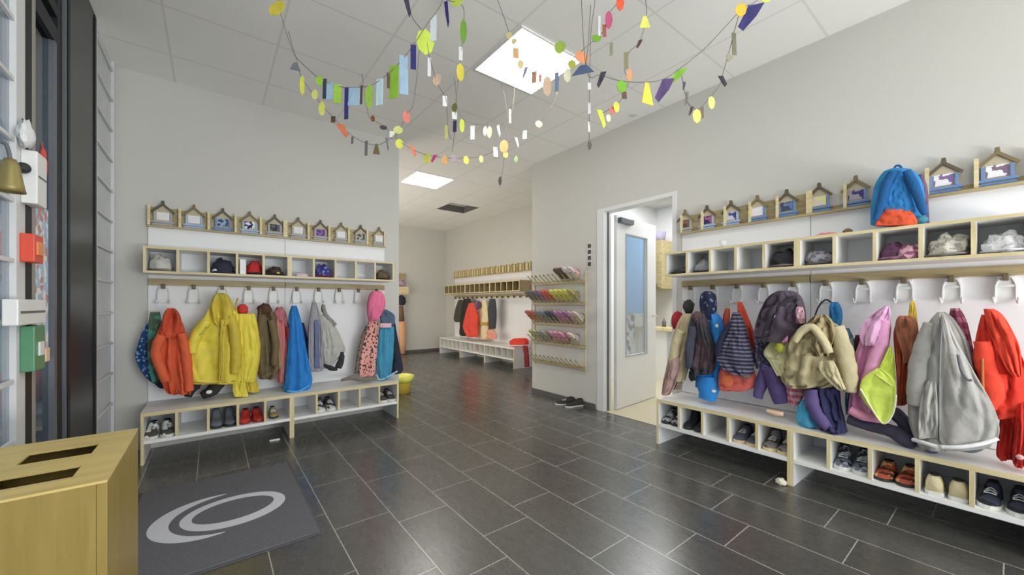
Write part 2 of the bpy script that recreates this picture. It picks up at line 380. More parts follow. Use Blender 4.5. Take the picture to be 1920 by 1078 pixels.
# ================================================================== COAT RACKS AND BENCHES
ML = lambda s, o, z: Vector((s, LW-o, z))
MR = lambda s, o, z: Vector((RW-o, s, z))
MC = lambda s, o, z: Vector((CW-o, s, z))
def mbox(M, b, s0, s1, o0, o1, z0, z1, bev=0):
    p = M(s0, o0, z0); q = M(s1, o1, z1); return box(b, p.x, q.x, p.y, q.y, p.z, q.z, bev)
def mb(M, *a, **k): return mbox(M, nb(), *a, **k)
TK = .018
def rack(M, s0, s1, label, wm, wd, group, small=False, board=True, flip=False):
    t = T('coat_rack', label, 'coat rack', group)
    L = s1-s0; pitch = L/5
    t.add('back_panel', mb(M, s0+.002, s1-.002, .001, .016, .396, 1.85), PANEL)
    t.add('hook_rail', mb(M, s0+.004, s1-.004, .016, .036, 1.365, 1.42, bev=.002), wd)  # darker wood puts the shade under the shelf into the rail colour
    zb, zt = 1.45, 1.66
    t.add('shelf_board', mb(M, s0, s1, .016, .305, zb, zb+TK), WOODDY if small else WHITE)
    t.add('shelf_board', mb(M, s0, s1, .016, .305, zt-TK, zt), WOODDY if small else WHITE)
    if small: t.add('shelf_back', mb(M, s0, s1, .016, .024, zb+TK, zt-TK), WOODDY)
    b = nb(); mbox(M, b, s0, s1, .305, .311, zb, zb+TK); t.add('edge_strip', b, wm)
    b = nb(); mbox(M, b, s0, s1, .305, .311, zt-TK, zt); t.add('edge_strip', b, wm)
    for k in range(6):
        c = s0+TK/2+(L-TK)*k/5
        di = t.add('divider', mb(M, c-TK/2, c+TK/2, .018, .307, zb+TK, zt-TK), WOODDY if small else WHITE)
        t.add('edge_strip', mb(M, c-TK/2, c+TK/2, .307, .312, zb+TK, zt-TK), WOOD, up=di)
    b = nb()
    for k in range(5):
        c = s0+pitch*(k+.5)
    t.add('rail_ledge', mb(M, s0, s1, .0, .06, 1.85, 1.865), wd)
    t.add('rail_board', mb(M, s0, s1, .001, .014, 1.865, 2.02 if board else 1.90), wd)
    for k in range(6):
        c = s0+TK/2+(L-TK)*k/5
        t.add('rail_divider', mb(M, c-TK/2, c+TK/2, .014, .055, 1.865, 2.03), wm)
        if small and k < 5:
            t.add('rail_divider', mb(M, c+pitch/2-.03, c+pitch/2+.03, .014, .045, 1.865, 2.0), WOOD)
    for k in range(5):
        c = s0+pitch*(k+.5)
        h = t.add('coat_hook', mb(M, c-.012, c+.012, .036, .075, 1.335, 1.375, bev=.004), KNOB)
        if small: continue
        b = nb()
        for sg in (-1, 1):
            tube(b, [M(c+sg*.02, .04, 1.35), M(c+sg*.034, .045, 1.31), M(c+sg*.036, .05, 1.235), M(c+sg*.04, .08, 1.215), M(c+sg*.042, .10, 1.245)], [.005, .006, .0065, .006, .005], 7)
        mbox(M, b, c-.036, c+.036, .038, .048, 1.30, 1.314); mbox(M, b, c-.03, c+.03, .016, .04, 1.22, 1.36)
        t.add('prong', b, WMET, up=h, sm=False)
    return t.done()
def bench(M, s0, s1, label, wm, group, legs=True):
    t = T('shoe_bench', label, 'bench', group); L = s1-s0
    OF = .44
    t.add('seat_board', mb(M, s0, s1, .001, OF-.006, .362, .39), WHITE)
    t.add('edge_strip', mb(M, s0, s1, OF-.006, OF, .362, .39), wm)
    t.add('bottom_shelf', mb(M, s0+TK, s1-TK, .012, OF-.006, .155, .18), WHITE)
    t.add('edge_strip', mb(M, s0+TK, s1-TK, OF-.006, OF, .155, .18), WHITE)
    t.add('back_board', mb(M, s0+TK, s1-TK, .001, .012, .14, .362), PANEL)
    for s in (s0, s1-TK):
        t.add('side_panel', mb(M, s, s+TK, .001, OF-.006, 0, .362), PANEL)
        t.add('edge_strip', mb(M, s, s+TK, OF-.006, OF+.001, 0, .362), WOOD)
    for k in range(1, 5):
        c = s0+TK/2+(L-TK)*k/5
        di = t.add('divider', mb(M, c-TK/2, c+TK/2, .012, OF-.005, .18, .362), WHITE)
        t.add('edge_strip', mb(M, c-TK/2, c+TK/2, OF-.005, OF+.001, .18, .362), WOOD, up=di)
    return t.done()
LS = (-.42, .572, 1.564); RS = (1.885, .905, -.075)
rack(ML, LS[0], LS[1], 'white and birch coat rack on the left wall, nearer the entrance door', WOODH, WOODD, 'coat racks')
rack(ML, LS[1], LS[2], 'white and birch coat rack on the left wall, nearer the corridor opening', WOODH, WOODD, 'coat racks')
rack(MR, RS[1], RS[0], 'white and birch coat rack on the right wall, next to the inner doorway', WOODY, WOODDY, 'coat racks')
rack(MR, RS[2], RS[1], 'white and birch coat rack on the right wall, nearest the camera with blue backpack above', WOODY, WOODDY, 'coat racks', board=False)
bench(ML, LS[0], LS[1], 'low birch shoe bench under the orange and yellow jackets, near the grey mat', WOODH, 'shoe benches')
bench(ML, LS[1], LS[2], 'low birch shoe bench on the left wall, at the corridor opening', WOODH, 'shoe benches')
bench(MR, RS[1], RS[0], 'low birch shoe bench beside the inner doorway, under the blue snowsuit', WOODY, 'shoe benches')
bench(MR, RS[2], RS[1], 'low birch shoe bench nearest the camera at the right, under the grey coat', WOODY, 'shoe benches')
CS = (5.66, 6.65, 7.64, 8.63)
for k, w in enumerate(('nearest of three in the far corridor', 'middle of three in the far corridor', 'farthest of three in the far corridor')):
    rack(MC, CS[k], CS[k+1], 'birch coat rack with slatted top rail, '+w, WOODY, WOODDY, 'corridor coat racks', small=True)
    bench(MC, CS[k], CS[k+1], 'low white shoe bench, '+w, WHITE, 'corridor shoe benches')
# ---- little house name tags standing on the top rails
def house(M, c, pic, roofc, basec, label):
    t = T('house_name_tag', label, 'name tag', 'house name tags'); w = .058; z0 = 1.868
    o0, o1 = .020, .032
    b = nb()
    def prism(pts, a, d):
        A = [b.verts.new(M(c+x, a, z)) for x, z in pts]; B = [b.verts.new(M(c+x, d, z)) for x, z in pts]
        b.faces.new(A); b.faces.new(B[::-1])
        for i in range(len(A)): j = (i+1) % len(A); b.faces.new((A[i], A[j], B[j], B[i]))
    prism([(-w, z0), (w, z0), (w, z0+.115), (0, z0+.175), (-w, z0+.115)], o0, o1)
    t.add('house_front', b, plain('tag_cream', col(158, 148, 122), .6)); 
    b = nb(); prism([(-w-.012, z0+.10), (0, z0+.168), (0, z0+.19), (-w-.02, z0+.115)], o1, o1+.012); prism([(w+.012, z0+.10), (0, z0+.168), (0, z0+.19), (w+.02, z0+.115)], o1, o1+.012)
    prism([(-.012, z0+.178), (.012, z0+.178), (.008, z0+.208), (-.008, z0+.208)], o0, o1+.01)
    t.add('roof', b, roofc)
    b = nb(); prism([(-w+.018, z0+.045), (w-.018, z0+.045), (w-.018, z0+.112), (-w+.018, z0+.112)], o1, o1+.003); t.add('picture', b, pic)
    b = nb()
    for x in (-w+.007, w-.007): prism([(x-.006, z0+.03), (x+.006, z0+.03), (x+.006, z0+.108), (x-.006, z0+.108)], o1, o1+.008)
    prism([(-w-.016, z0+.022), (w+.016, z0+.022), (w+.016, z0+.034), (-w-.016, z0+.034)], o1, o1+.014)
    prism([(-w-.01, z0+.002), (w+.01, z0+.002), (w+.01, z0+.014), (-w-.01, z0+.014)], o1, o1+.01)
    t.add('porch_trim', b, basec)
    t.done()
def pc(a, pat=None, b=None, c=None, sc=.5): return fabric(a, pat, b, c, sc)
RF1 = plain('roof_brown', col(78, 70, 54), .6); RF2 = plain('roof_tan', col(105, 92, 62), .6)
BLU = plain('trim_blue', col(80, 115, 165), .5); GRY = plain('trim_grey', col(140, 142, 150), .5); LBL = plain('trim_pale_blue', col(130, 155, 190), .5)
ordn = ['first', 'second', 'third', 'fourth', 'fifth', 'sixth', 'seventh', 'eighth', 'ninth', 'tenth']
LH = [((225, 225, 220), None, None, GRY, 'a blank white picture'), ((220, 222, 214), None, None, LBL, 'a blank white picture'), ((60, 72, 90), 'patch', (120, 150, 180), BLU, 'a dark blue picture'),
      ((215, 220, 228), 'patch', (40, 44, 90), LBL, 'a navy mark on white'), ((90, 92, 105), 'patch', (50, 52, 60), GRY, 'a dark grey picture'), ((215, 215, 220), None, None, GRY, 'a plain pale picture'),
      ((85, 55, 125), 'patch', (120, 90, 150), GRY, 'a purple picture'), ((210, 195, 205), None, None, GRY, 'a pale pink picture'), ((70, 68, 66), 'patch', (150, 150, 150), GRY, 'a black and grey picture'), ((205, 205, 190), None, None, GRY, 'a cream picture')]
for k, (a, p, b2, tr, w) in enumerate(LH):
    house(ML, -.325+.2025*k, pc(a, p, b2), RF1 if k % 2 == 0 else RF2, tr, 'house name tag with %s, %s from the left, left rack' % (w, ordn[k]))
RH = [((120, 90, 80), 'patch', (80, 60, 60), GRY, 'a brown picture'), ((150, 80, 110), 'patch', (50, 50, 100), LBL, 'a magenta and navy picture'), ((60, 65, 120), 'patch', (170, 170, 180), LBL, 'a navy and grey picture'),
      ((215, 205, 195), 'patch', (200, 190, 200), BLU, 'a pale picture'), ((90, 110, 150), 'patch', (60, 70, 90), BLU, 'a slate blue picture'), ((200, 210, 120), 'patch', (220, 180, 170), BLU, 'a lime and pink picture'),
      ((60, 60, 110), 'patch', (150, 140, 150), BLU, 'a navy picture'), None, ((110, 90, 130), 'patch', (200, 200, 200), BLU, 'a violet picture'), ((110, 90, 110), 'patch', (215, 215, 215), BLU, 'a grey violet picture')]
for k, r in enumerate(RH):
    if not r: continue
    a, p, b2, tr, w = r
    house(MR, 1.848-.1995*k, pc(a, p, b2), RF1 if k % 3 else RF2, tr, 'house name tag with %s, %s from the doorway, right rack' % (w, ordn[k]))
# ================================================================== GARMENTS
class Rk:
    def __init__(s, kind): s.k = kind; s.n = {'L': Vector((0, -1, 0)), 'R': Vector((-1, 0, 0)), 'C': Vector((-1, 0, 0))}[kind]; s.side = {'L': Vector((1, 0, 0)), 'R': Vector((0, -1, 0)), 'C': Vector((0, -1, 0))}[kind]
    def pt(s, u, v, o):
        if s.k == 'L': return on_y(u, v, LW-o)
        if s.k == 'R': return on_x(u, v, RW-o)
        return on_x(u, v, CW-o)
KL, KR, KC = Rk('L'), Rk('R'), Rk('C')
def drape(K, rows, o, dep, folds=5, amp=.012, seed=0, NR=42, M=64, crease=.010, hem=0.0):
    """hanging cloth: rows (v, u_left, u_right) seen at distance o from the wall, thickness dep, folds that run down from the hook"""
    R = catmull([[float(x) for x in r[:3]]+[float(r[3]) if len(r) > 3 else 1.0] for r in rows], NR)
    rnd = random.Random(seed); ph = [rnd.uniform(0, 6.28) for _ in range(4)]
    rings = []
    nz = noise.noise
    for i, (v, ul, ur, dk) in enumerate(R):
        t = i/NR; A = K.pt(ul, v, o); B = K.pt(ur, v, o); ring = []
        ed = min(1, .5+t*3)
        for j in range(M):
            th = 2*PI*j/M; s = (1-math.cos(th))/2
            front = math.sin(th)
            p = A.lerp(B, s)
            d = dep*dk*ed
            if front > 0:
                off = d*(front**.5)*.5
                f = nz(Vector((s*folds*1.15+ph[0], t*1.1+ph[1], seed*1.7)))*2.3
                rg = 1-min(1, abs(nz(Vector((s*folds*1.5+ph[2]+t*.8, t*2.0, seed*2.3+5))))*4.5)
                r2 = 1-min(1, abs(nz(Vector((s*folds*.9-t*2.4+ph[3], t*3.6+s*2, seed*3.1+9))))*6)
                f = 1.3*amp*dk*(f-rg*1.0)-crease*1.0*r2
                off += f*min(1, front*1.8)*min(1, .4+t*1.6)
                off += crease*.7*nz(Vector((p.x*11+seed*3.3, p.y*11, p.z*15)))*min(1, front*2)
            else:
                off = -d*.5*((-front)**.6)
            q = p+K.n*off
            q.z += (hem+.006)*nz(Vector((s*folds, seed, 0)))*t*t
            ring.append(q)
        rings.append(ring)
    b = nb(); grid_faces(b, rings); return smooth(b)
def sleeve(K, pts, o, wr=.22, seed=0, flat=.8, seg=12):
    P = [K.pt(p[0], p[1], o if len(p) < 4 else p[3]) for p in pts]
    Rr = []
    for p, w in zip(pts, P):
        d = w.x*SA+w.y*CA; Rr.append(p[2]*d/FL)
    b = nb(); tube(b, P, Rr, seg, (len(P)-1)*8, wr, seed, flat); return smooth(b)
def pblob(K, u, v, ru, rv, o, ro, amp=.18, seed=1, fr=1.0):
    c = K.pt(u, v, o); d = c.x*SA+c.y*CA; rx = ru*d/FL; rz = rv*d/FL
    r = (rx, ro, rz) if K.k == 'L' else (ro, rx*1.0, rz)
    if K.k == 'L': r = (rx*.95, ro, rz)
    b = nb(); blob(b, c, r, amp, seed, fr=fr); return smooth(b)
def garment(name, cat, label, parts, group=None):
    t = T(name, label, cat, group); idx = {}
    for p in parts:
        nm, bm, mat = p[:3]; lab = p[3] if len(p) > 3 else None
        t.add(nm, bm, mat, lab)
    return t.done()
def front_line(K, pts, o, r, mat):
    b = nb(); tube(b, [K.pt(u, v, oo) for u, v, oo in [(p[0], p[1], o if len(p) < 3 else p[2]) for p in pts]], r, 6); return smooth(b)
F = fabric
# ---- left rack
garment('dotted_jacket', 'jacket', 'navy jacket with pale blue dots, at the left end of the left rack', [
    ('body', drape(KL, [(606, 276, 284), (625, 266, 288), (650, 258, 292), (668, 254, 294), (690, 262, 296), (708, 275, 300), (718, 288, 305)], .12, .10, 3, .008, 1), F((30, 62, 110), 'dots', (110, 150, 180), sc=.75))])
garment('green_jacket', 'jacket', 'teal green jacket with dark hem hanging behind the orange jacket', [
    ('body', drape(KL, [(585, 282, 300), (612, 278, 305), (650, 276, 318), (690, 279, 325), (716, 285, 330)], .19, .05, 4, .008, 2), F((60, 135, 120), 'patch', (70, 90, 70), sc=1.6)),
    ('hem', drape(KL, [(712, 285, 330), (722, 292, 340), (728, 300, 342)], .19, .05, 3, .004, 3, NR=8), F((35, 38, 50)))])
OR = F((190, 80, 40))
garment('orange_jacket', 'jacket', 'bright orange jacket with hood on the left rack', [
    ('body', drape(KL, [(590, 308, 334), (612, 300, 345), (640, 291, 350), (665, 288, 353), (690, 293, 356), (715, 303, 358), (732, 310, 358), (738, 316, 358)], .27, .12, 5, .026, 4, hem=.006, crease=.018), OR),
    ('hood', drape(KL, [(578, 314, 328), (586, 308, 335), (600, 304, 340), (622, 300, 338), (634, 308, 330)], .31, .09, 2, .016, 5, NR=16), F((175, 62, 32))),
    ('sleeve', sleeve(KL, [(303, 628, 10), (293, 655, 10), (298, 685, 10), (312, 715, 9)], .33, .25, 5), OR),
    ('sleeve', sleeve(KL, [(340, 625, 9), (348, 660, 10), (352, 700, 10), (354, 733, 9)], .33, .25, 6), OR)])
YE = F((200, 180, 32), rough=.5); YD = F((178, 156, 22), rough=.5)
garment('yellow_raincoat', 'raincoat', 'large yellow hooded raincoat spread over the left rack', [
    ('body', drape(KL, [(560, 400, 428), (580, 390, 440), (605, 376, 452), (632, 362, 458), (655, 356, 460), (690, 356, 458), (715, 357, 456), (719, 358, 454)], .27, .12, 3, .014, 7), YE),
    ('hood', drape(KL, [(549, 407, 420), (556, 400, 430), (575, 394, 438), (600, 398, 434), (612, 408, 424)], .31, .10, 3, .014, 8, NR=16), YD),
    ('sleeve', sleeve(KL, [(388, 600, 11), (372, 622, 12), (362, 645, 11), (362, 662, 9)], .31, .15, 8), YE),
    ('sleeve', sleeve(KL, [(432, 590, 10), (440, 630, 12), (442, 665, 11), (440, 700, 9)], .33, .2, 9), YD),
    ('pocket', front_line(KL, [(363, 640, .34), (374, 628, .35), (386, 612, .35)], .34, .006, DARK), F((96, 84, 40))),
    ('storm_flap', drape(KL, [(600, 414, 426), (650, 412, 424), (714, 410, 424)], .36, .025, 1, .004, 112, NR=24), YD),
    ('hem', front_line(KL, [(362, 716), (400, 719), (440, 714)], .32, .006, F((150, 135, 40))), F((150, 135, 40)))])
garment('yellow_rain_trousers', 'trousers', 'yellow rain dungarees beside the yellow raincoat, ending on the bench', [
    ('bib', drape(KL, [(588, 446, 478), (610, 444, 483), (640, 446, 488), (665, 448, 488), (700, 446, 482), (715, 445, 478)], .28, .12, 4, .012, 10), YE),
    ('leg', drape(KL, [(705, 440, 460), (725, 436, 462), (743, 438, 466)], .29, .08, 2, .008, 11, NR=12), YE),
    ('leg', drape(KL, [(705, 458, 476), (720, 460, 484), (735, 462, 486)], .22, .06, 2, .008, 12, NR=12), YD),
    ('strap', front_line(KL, [(448, 600, .30), (442, 575, .25), (446, 560, .12)], .3, .007, YD), YD),
    ('buckle', pblob(KL, 443, 632, 3, 12, .345, .008, .1, 2), F((110, 80, 60)))])
garment('black_rain_trousers', 'trousers', 'black trousers bunched on the bench under the yellow raincoat', [
    ('leg', sleeve(KL, [(372, 712, 12), (360, 728, 11), (352, 743, 8)], .22, .3, 13), F((42, 42, 46))),
    ('leg', sleeve(KL, [(415, 712, 12), (400, 730, 14), (378, 742, 8)], .22, .3, 14), F((48, 47, 50))),
    ('reflector', pblob(KL, 392, 735, 5, 3.5, .31, .006, .1, 3), F((200, 200, 205)))])
garment('red_hat', 'hat', 'small red hat on a hook between the yellow trousers and olive jacket', [
    ('crown', pblob(KL, 455, 581, 9, 11, .14, .05, .2, 4), F((190, 45, 35)))])
garment('olive_jacket', 'jacket', 'brown and olive camouflage jacket in the middle of the left rack', [
    ('body', drape(KL, [(576, 486, 508), (600, 482, 518), (640, 480, 524), (680, 480, 526), (700, 483, 520), (710, 486, 510)], .24, .13, 4, .024, 15, crease=.02), F((96, 84, 58))),
    ('hood', pblob(KL, 496, 582, 12, 13, .24, .06, .3, 5), F((75, 50, 38))),
    ('sleeve', sleeve(KL, [(508, 600, 8), (516, 640, 8), (514, 685, 7)], .29, .3, 15), F((100, 84, 60)))])
garment('pink_striped_jacket', 'jacket', 'dusty pink jacket with olive lining beside the blue cape', [
    ('body', drape(KL, [(582, 518, 534), (605, 512, 540), (640, 516, 543), (680, 518, 541), (717, 520, 538)], .2, .09, 4, .015, 16), F((175, 105, 105))),
    ('lining', drape(KL, [(612, 514, 522), (650, 516, 526), (690, 518, 528)], .27, .03, 1, .006, 17, NR=14), F((140, 125, 70))),
    ('hood', pblob(KL, 525, 590, 10, 14, .22, .05, .3, 6), F((165, 95, 100)))])
garment('red_mitten', 'mitten', 'dark red mitten poking out above the blue cape', [
    ('cuff', drape(KL, [(612, 536, 546), (628, 537, 549), (640, 539, 548)], .26, .05, 2, .006, 18, NR=12), F((150, 35, 30)))])
BL = F((25, 108, 175))
garment('blue_cape', 'rain cape', 'bright blue pointed rain cape hanging from a single hook', [
    ('body', drape(KL, [(573, 547, 556), (590, 542, 561), (620, 541, 568), (655, 539, 574), (690, 536, 581), (712, 534, 585), (728, 532, 580), (734, 534, 568)], .27, .13, 4, .014, 19), BL),
    ('hem', front_line(KL, [(538, 733), (560, 733), (580, 722)], .35, .007, F((70, 150, 200))), F((70, 150, 200)))])
garment('dark_cape_lining', 'jacket', 'dark navy jacket mostly hidden behind the blue cape', [
    ('body', drape(KL, [(605, 560, 570), (640, 558, 578), (670, 560, 584), (690, 566, 586)], .16, .05, 3, .01, 20), F((35, 45, 80)))])
garment('grey_cardigan', 'cardigan', 'long grey cardigan with blue band hanging right of the blue cape', [
    ('body', drape(KL, [(566, 585, 592), (590, 581, 600), (620, 578, 605), (660, 577, 606), (690, 578, 606), (696, 582, 600)], .24, .08, 5, .014, 21), F((135, 132, 138))),
    ('front_band', drape(KL, [(600, 590, 597), (650, 590, 598), (690, 590, 600)], .29, .02, 1, .004, 22, NR=12), F((92, 100, 135)))])
garment('pale_coat', 'coat', 'pale grey child coat slipping off its hanger beside the cardigan', [
    ('body', drape(KL, [(590, 600, 606), (606, 600, 625), (640, 603, 642), (660, 606, 646), (680, 606, 625), (690, 606, 616)], .2, .10, 4, .013, 23), F((158, 156, 152))),
    ('hood', sleeve(KL, [(606, 572, 4), (610, 590, 5), (620, 602, 6), (628, 610, 5)], .22, .3, 23), F((120, 118, 110))),
    ('toggle', pblob(KL, 605, 578, 3, 8, .2, .02, .1, 4), F((60, 60, 60)))])
garment('black_gloves', 'gloves', 'black padded gloves hanging below the pale grey coat', [
    ('glove', sleeve(KL, [(641, 660, 4), (640, 675, 7), (634, 690, 7)], .24, .3, 24), F((48, 48, 52))),
    ('glove', sleeve(KL, [(608, 684, 3), (620, 690, 5), (632, 692, 4)], .26, .3, 25), F((40, 40, 44)))])
garment('spotted_dress', 'dress', 'pink dress with dark leopard spots at the right end of the left rack', [
    ('body', drape(KL, [(590, 694, 704), (612, 689, 708), (640, 681, 708), (670, 675, 706), (700, 672, 702), (706, 675, 698)], .26, .10, 4, .014, 26), F((205, 140, 130), 'dots', (70, 50, 45), sc=.8)),
    ('sleeve', sleeve(KL, [(690, 612, 6), (680, 640, 6), (673, 670, 5), (668, 700, 4)], .22, .2, 27), F((120, 110, 95), 'dots', (70, 50, 45), sc=.8))])
garment('pink_hood_jacket', 'jacket', 'rose pink hooded top hung over the spotted dress', [
    ('hood', drape(KL, [(546, 698, 714), (556, 692, 720), (575, 689, 721), (592, 690, 712), (602, 694, 704)], .29, .12, 2, .012, 28, NR=18), F((200, 95, 130)))])
garment('teal_jacket', 'jacket', 'teal blue child jacket with grey shoulder, last on the left rack', [
    ('body', drape(KL, [(612, 713, 738), (640, 708, 738), (670, 706, 736), (700, 708, 732), (708, 712, 726)], .29, .10, 4, .014, 29), F((52, 128, 158))),
    ('collar', drape(KL, [(580, 716, 724), (590, 713, 738), (602, 714, 740), (610, 714, 738)], .29, .09, 2, .008, 30, NR=12), F((70, 88, 110))),
    ('band', drape(KL, [(606, 713, 734), (614, 713, 734)], .345, .012, 1, .001, 31, NR=4), F((210, 150, 160))),
    ('hem', front_line(KL, [(706, 702), (714, 712), (745, 696)], .33, .009, F((130, 165, 190))), F((130, 165, 190)))])
garment('navy_jacket', 'jacket', 'dark navy jacket behind the teal jacket at the corridor end', [
    ('body', drape(KL, [(590, 728, 738), (620, 735, 742), (650, 734, 748), (690, 733, 755), (700, 728, 750)], .2, .10, 3, .012, 32), F((42, 46, 62)))])
garment('grey_scarf', 'scarf', 'thin grey scarf lying on the bench below the spotted dress', [
    ('cloth', sleeve(KL, [(640, 713, 3), (660, 708, 5), (678, 711, 4), (700, 709, 5)], .34, .3, 33), F((105, 98, 88)))])
# ---- right rack
KH = F((176, 162, 128)); 
garment('burgundy_hat', 'hat', 'burgundy knitted hat at the doorway end of the right rack', [
    ('crown', pblob(KR, 1270, 602, 10, 18, .2, .06, .2, 7), F((150, 32, 42)))])
garment('sand_jacket', 'jacket', 'sand coloured jacket hanging first beside the doorway on the right rack', [
    ('body', drape(KR, [(588, 1282, 1300), (608, 1272, 1303), (640, 1262, 1302), (670, 1256, 1298), (690, 1254, 1290), (715, 1260, 1282)], .30, .11, 4, .016, 34), F((165, 150, 118))),
    ('sleeve', sleeve(KR, [(1278, 620, 8), (1266, 650, 9), (1262, 685, 8)], .36, .25, 34), F((176, 162, 125)))])
garment('mauve_scarf', 'scarf', 'mauve brown scarf dangling below the sand jacket to the bench', [
    ('cloth', drape(KR, [(665, 1256, 1272), (690, 1250, 1274), (715, 1244, 1268), (736, 1241, 1258), (741, 1242, 1252)], .36, .06, 2, .01, 35), F((150, 122, 115))),
    ('cloth_end', drape(KR, [(680, 1268, 1280), (705, 1264, 1282), (730, 1258, 1276)], .30, .05, 2, .01, 36), F((120, 104, 90)))])
garment('grey_beret', 'hat', 'dark grey cap on the hook above the sand jacket', [
    ('crown', pblob(KR, 1291, 575, 9, 13, .12, .05, .25, 8), F((58, 56, 58)))])
garment('charcoal_jacket', 'jacket', 'charcoal jacket with faint red lining in front of the blue snowsuit', [
    ('body', drape(KR, [(588, 1302, 1320), (612, 1295, 1328), (650, 1292, 1340), (680, 1291, 1340), (696, 1298, 1338), (702, 1304, 1330)], .34, .12, 4, .018, 37), F((54, 52, 60), 'patch', (72, 58, 62), sc=2)),
    ('collar', pblob(KR, 1308, 596, 10, 12, .34, .06, .3, 9), F((80, 62, 60))),
    ('sleeve', sleeve(KR, [(1300, 612, 7), (1293, 650, 9), (1294, 690, 8)], .38, .25, 37), F((60, 62, 74)))])
garment('black_mitten', 'mitten', 'small black mitten hanging below the charcoal jacket', [
    ('cuff', sleeve(KR, [(1296, 696, 4), (1297, 706, 6), (1300, 714, 5)], .34, .3, 38), F((35, 35, 38)))])
SB = F((24, 118, 190), rough=.6)
garment('blue_snowsuit', 'snowsuit', 'bright blue child snowsuit with stubby legs reaching the bench', [
    ('body', drape(KR, [(588, 1324, 1345), (605, 1318, 1354), (640, 1316, 1356), (675, 1310, 1353), (710, 1306, 1350), (725, 1307, 1348)], .26, .12, 3, .014, 39), SB),
    ('leg', sleeve(KR, [(1328, 705, 19), (1328, 730, 19), (1326, 748, 15)], .28, .15, 40), SB),
    ('badge', pblob(KR, 1344, 611, 3, 3.5, .335, .005, .05, 1), F((210, 215, 220))),
    ('badge', pblob(KR, 1338, 733, 4, 3, .33, .02, .05, 1), F((190, 215, 225)))])
garment('navy_hat', 'hat', 'dark navy bobble hat with pale specks above the blue snowsuit', [
    ('crown', drape(KR, [(546, 1322, 1332), (554, 1316, 1340), (570, 1314, 1342), (586, 1316, 1341), (598, 1320, 1338), (604, 1324, 1334)], .27, .11, 2, .008, 41, NR=16), F((36, 40, 62), 'dots', (90, 110, 140), sc=.9))])
NV = F((44, 44, 62), 'stripe', (96, 94, 112))
garment('striped_jumper', 'jumper', 'navy and grey striped jumper hung in a point on the right rack', [
    ('body', drape(KR, [(585, 1376, 1384), (605, 1370, 1394), (635, 1358, 1402), (660, 1348, 1408), (675, 1346, 1411), (690, 1358, 1412), (702, 1385, 1410)], .36, .12, 3, .014, 42), NV),
    ('sleeve', sleeve(KR, [(1372, 605, 6), (1358, 625, 7), (1349, 648, 8), (1346, 668, 6)], .40, .2, 42), F((36, 38, 58))),
    ('cuff', pblob(KR, 1397, 700, 9, 9, .36, .03, .2, 3), F((120, 112, 96)))])
garment('red_raincoat', 'raincoat', 'red jacket showing behind the striped jumper', [
    ('body', drape(KR, [(566, 1384, 1390), (590, 1384, 1400), (615, 1384, 1410), (640, 1390, 1414), (660, 1396, 1418)], .22, .07, 3, .012, 43), F((185, 62, 35))),
    ('sleeve', sleeve(KR, [(1364, 578, 4), (1362, 595, 6), (1360, 615, 5)], .2, .2, 43), F((170, 70, 45)))])
garment('coral_bag', 'bag', 'coral red cloth bag with an orange patch below the striped jumper', [
    ('pouch', drape(KR, [(690, 1352, 1412), (705, 1349, 1416), (720, 1348, 1418), (729, 1352, 1408), (732, 1360, 1395)], .28, .12, 2, .008, 44), F((190, 85, 75))),
    ('patch', pblob(KR, 1363, 714, 11, 12, .345, .012, .1, 5), F((215, 98, 50))),
    ('drawstring', front_line(KR, [(1370, 692, .30), (1380, 660, .22), (1384, 600, .12)], .3, .005, F((190, 180, 160))), F((190, 180, 160)))])
PU = F((72, 62, 74))
garment('plum_jacket', 'jacket', 'large dark plum hooded jacket in the middle of the right rack', [
    ('hood', drape(KR, [(545, 1462, 1485), (556, 1444, 1500), (578, 1430, 1508), (600, 1422, 1510), (625, 1416, 1508), (640, 1418, 1490)], .34, .16, 3, .026, 45, crease=.024), PU),
    ('body', drape(KR, [(618, 1418, 1470), (645, 1414, 1468), (670, 1412, 1466), (690, 1420, 1462)], .28, .10, 4, .016, 46, NR=18), F((72, 66, 84), 'dots', (120, 116, 132), sc=.6)),
    ('hood_fold', sleeve(KR, [(1490, 556, 4), (1466, 572, 6), (1444, 600, 6), (1430, 640, 5)], .42, .25, 46), F((52, 46, 54))),
    ('zip', front_line(KR, [(1498, 560, .40), (1478, 590, .43), (1462, 625, .42)], .42, .004, DARK), F((60, 55, 62))),
    ('badge', pblob(KR, 1455, 594, 3, 4, .44, .006, .1, 1), F((190, 190, 196))),
    ('lining', drape(KR, [(575, 1494, 1504), (590, 1490, 1508), (606, 1494, 1508)], .40, .06, 2, .012, 111, NR=12), F((150, 112, 124), 'patch', (190, 150, 160), sc=.5))])
PP = F((74, 60, 105), rough=.7)
garment('purple_trousers', 'trousers', 'purple snow trousers hanging below the plum jacket', [
    ('leg', sleeve(KR, [(1440, 685, 11), (1430, 712, 11), (1422, 738, 9), (1420, 745, 8)], .31, .2, 47), F((84, 72, 118))),
    ('leg', sleeve(KR, [(1440, 690, 12), (1452, 715, 14), (1460, 738, 15), (1466, 756, 12)], .33, .2, 48), PP)])
garment('patterned_blanket', 'blanket', 'cream cloth with pink and lime flowers left of the khaki coat', [
    ('body', drape(KR, [(616, 1454, 1476), (635, 1448, 1480), (660, 1432, 1482), (680, 1444, 1480), (705, 1458, 1478)], .36, .06, 3, .01, 49), F((190, 185, 140))),
    ('flower', pblob(KR, 1470, 632, 7, 11, .41, .015, .3, 4), F((205, 130, 170))),
    ('flower', pblob(KR, 1461, 652, 8, 9, .42, .015, .3, 6), F((165, 165, 40)))])
KK = F((158, 146, 110)); KK2 = F((166, 155, 120)); KK3 = F((138, 124, 90))
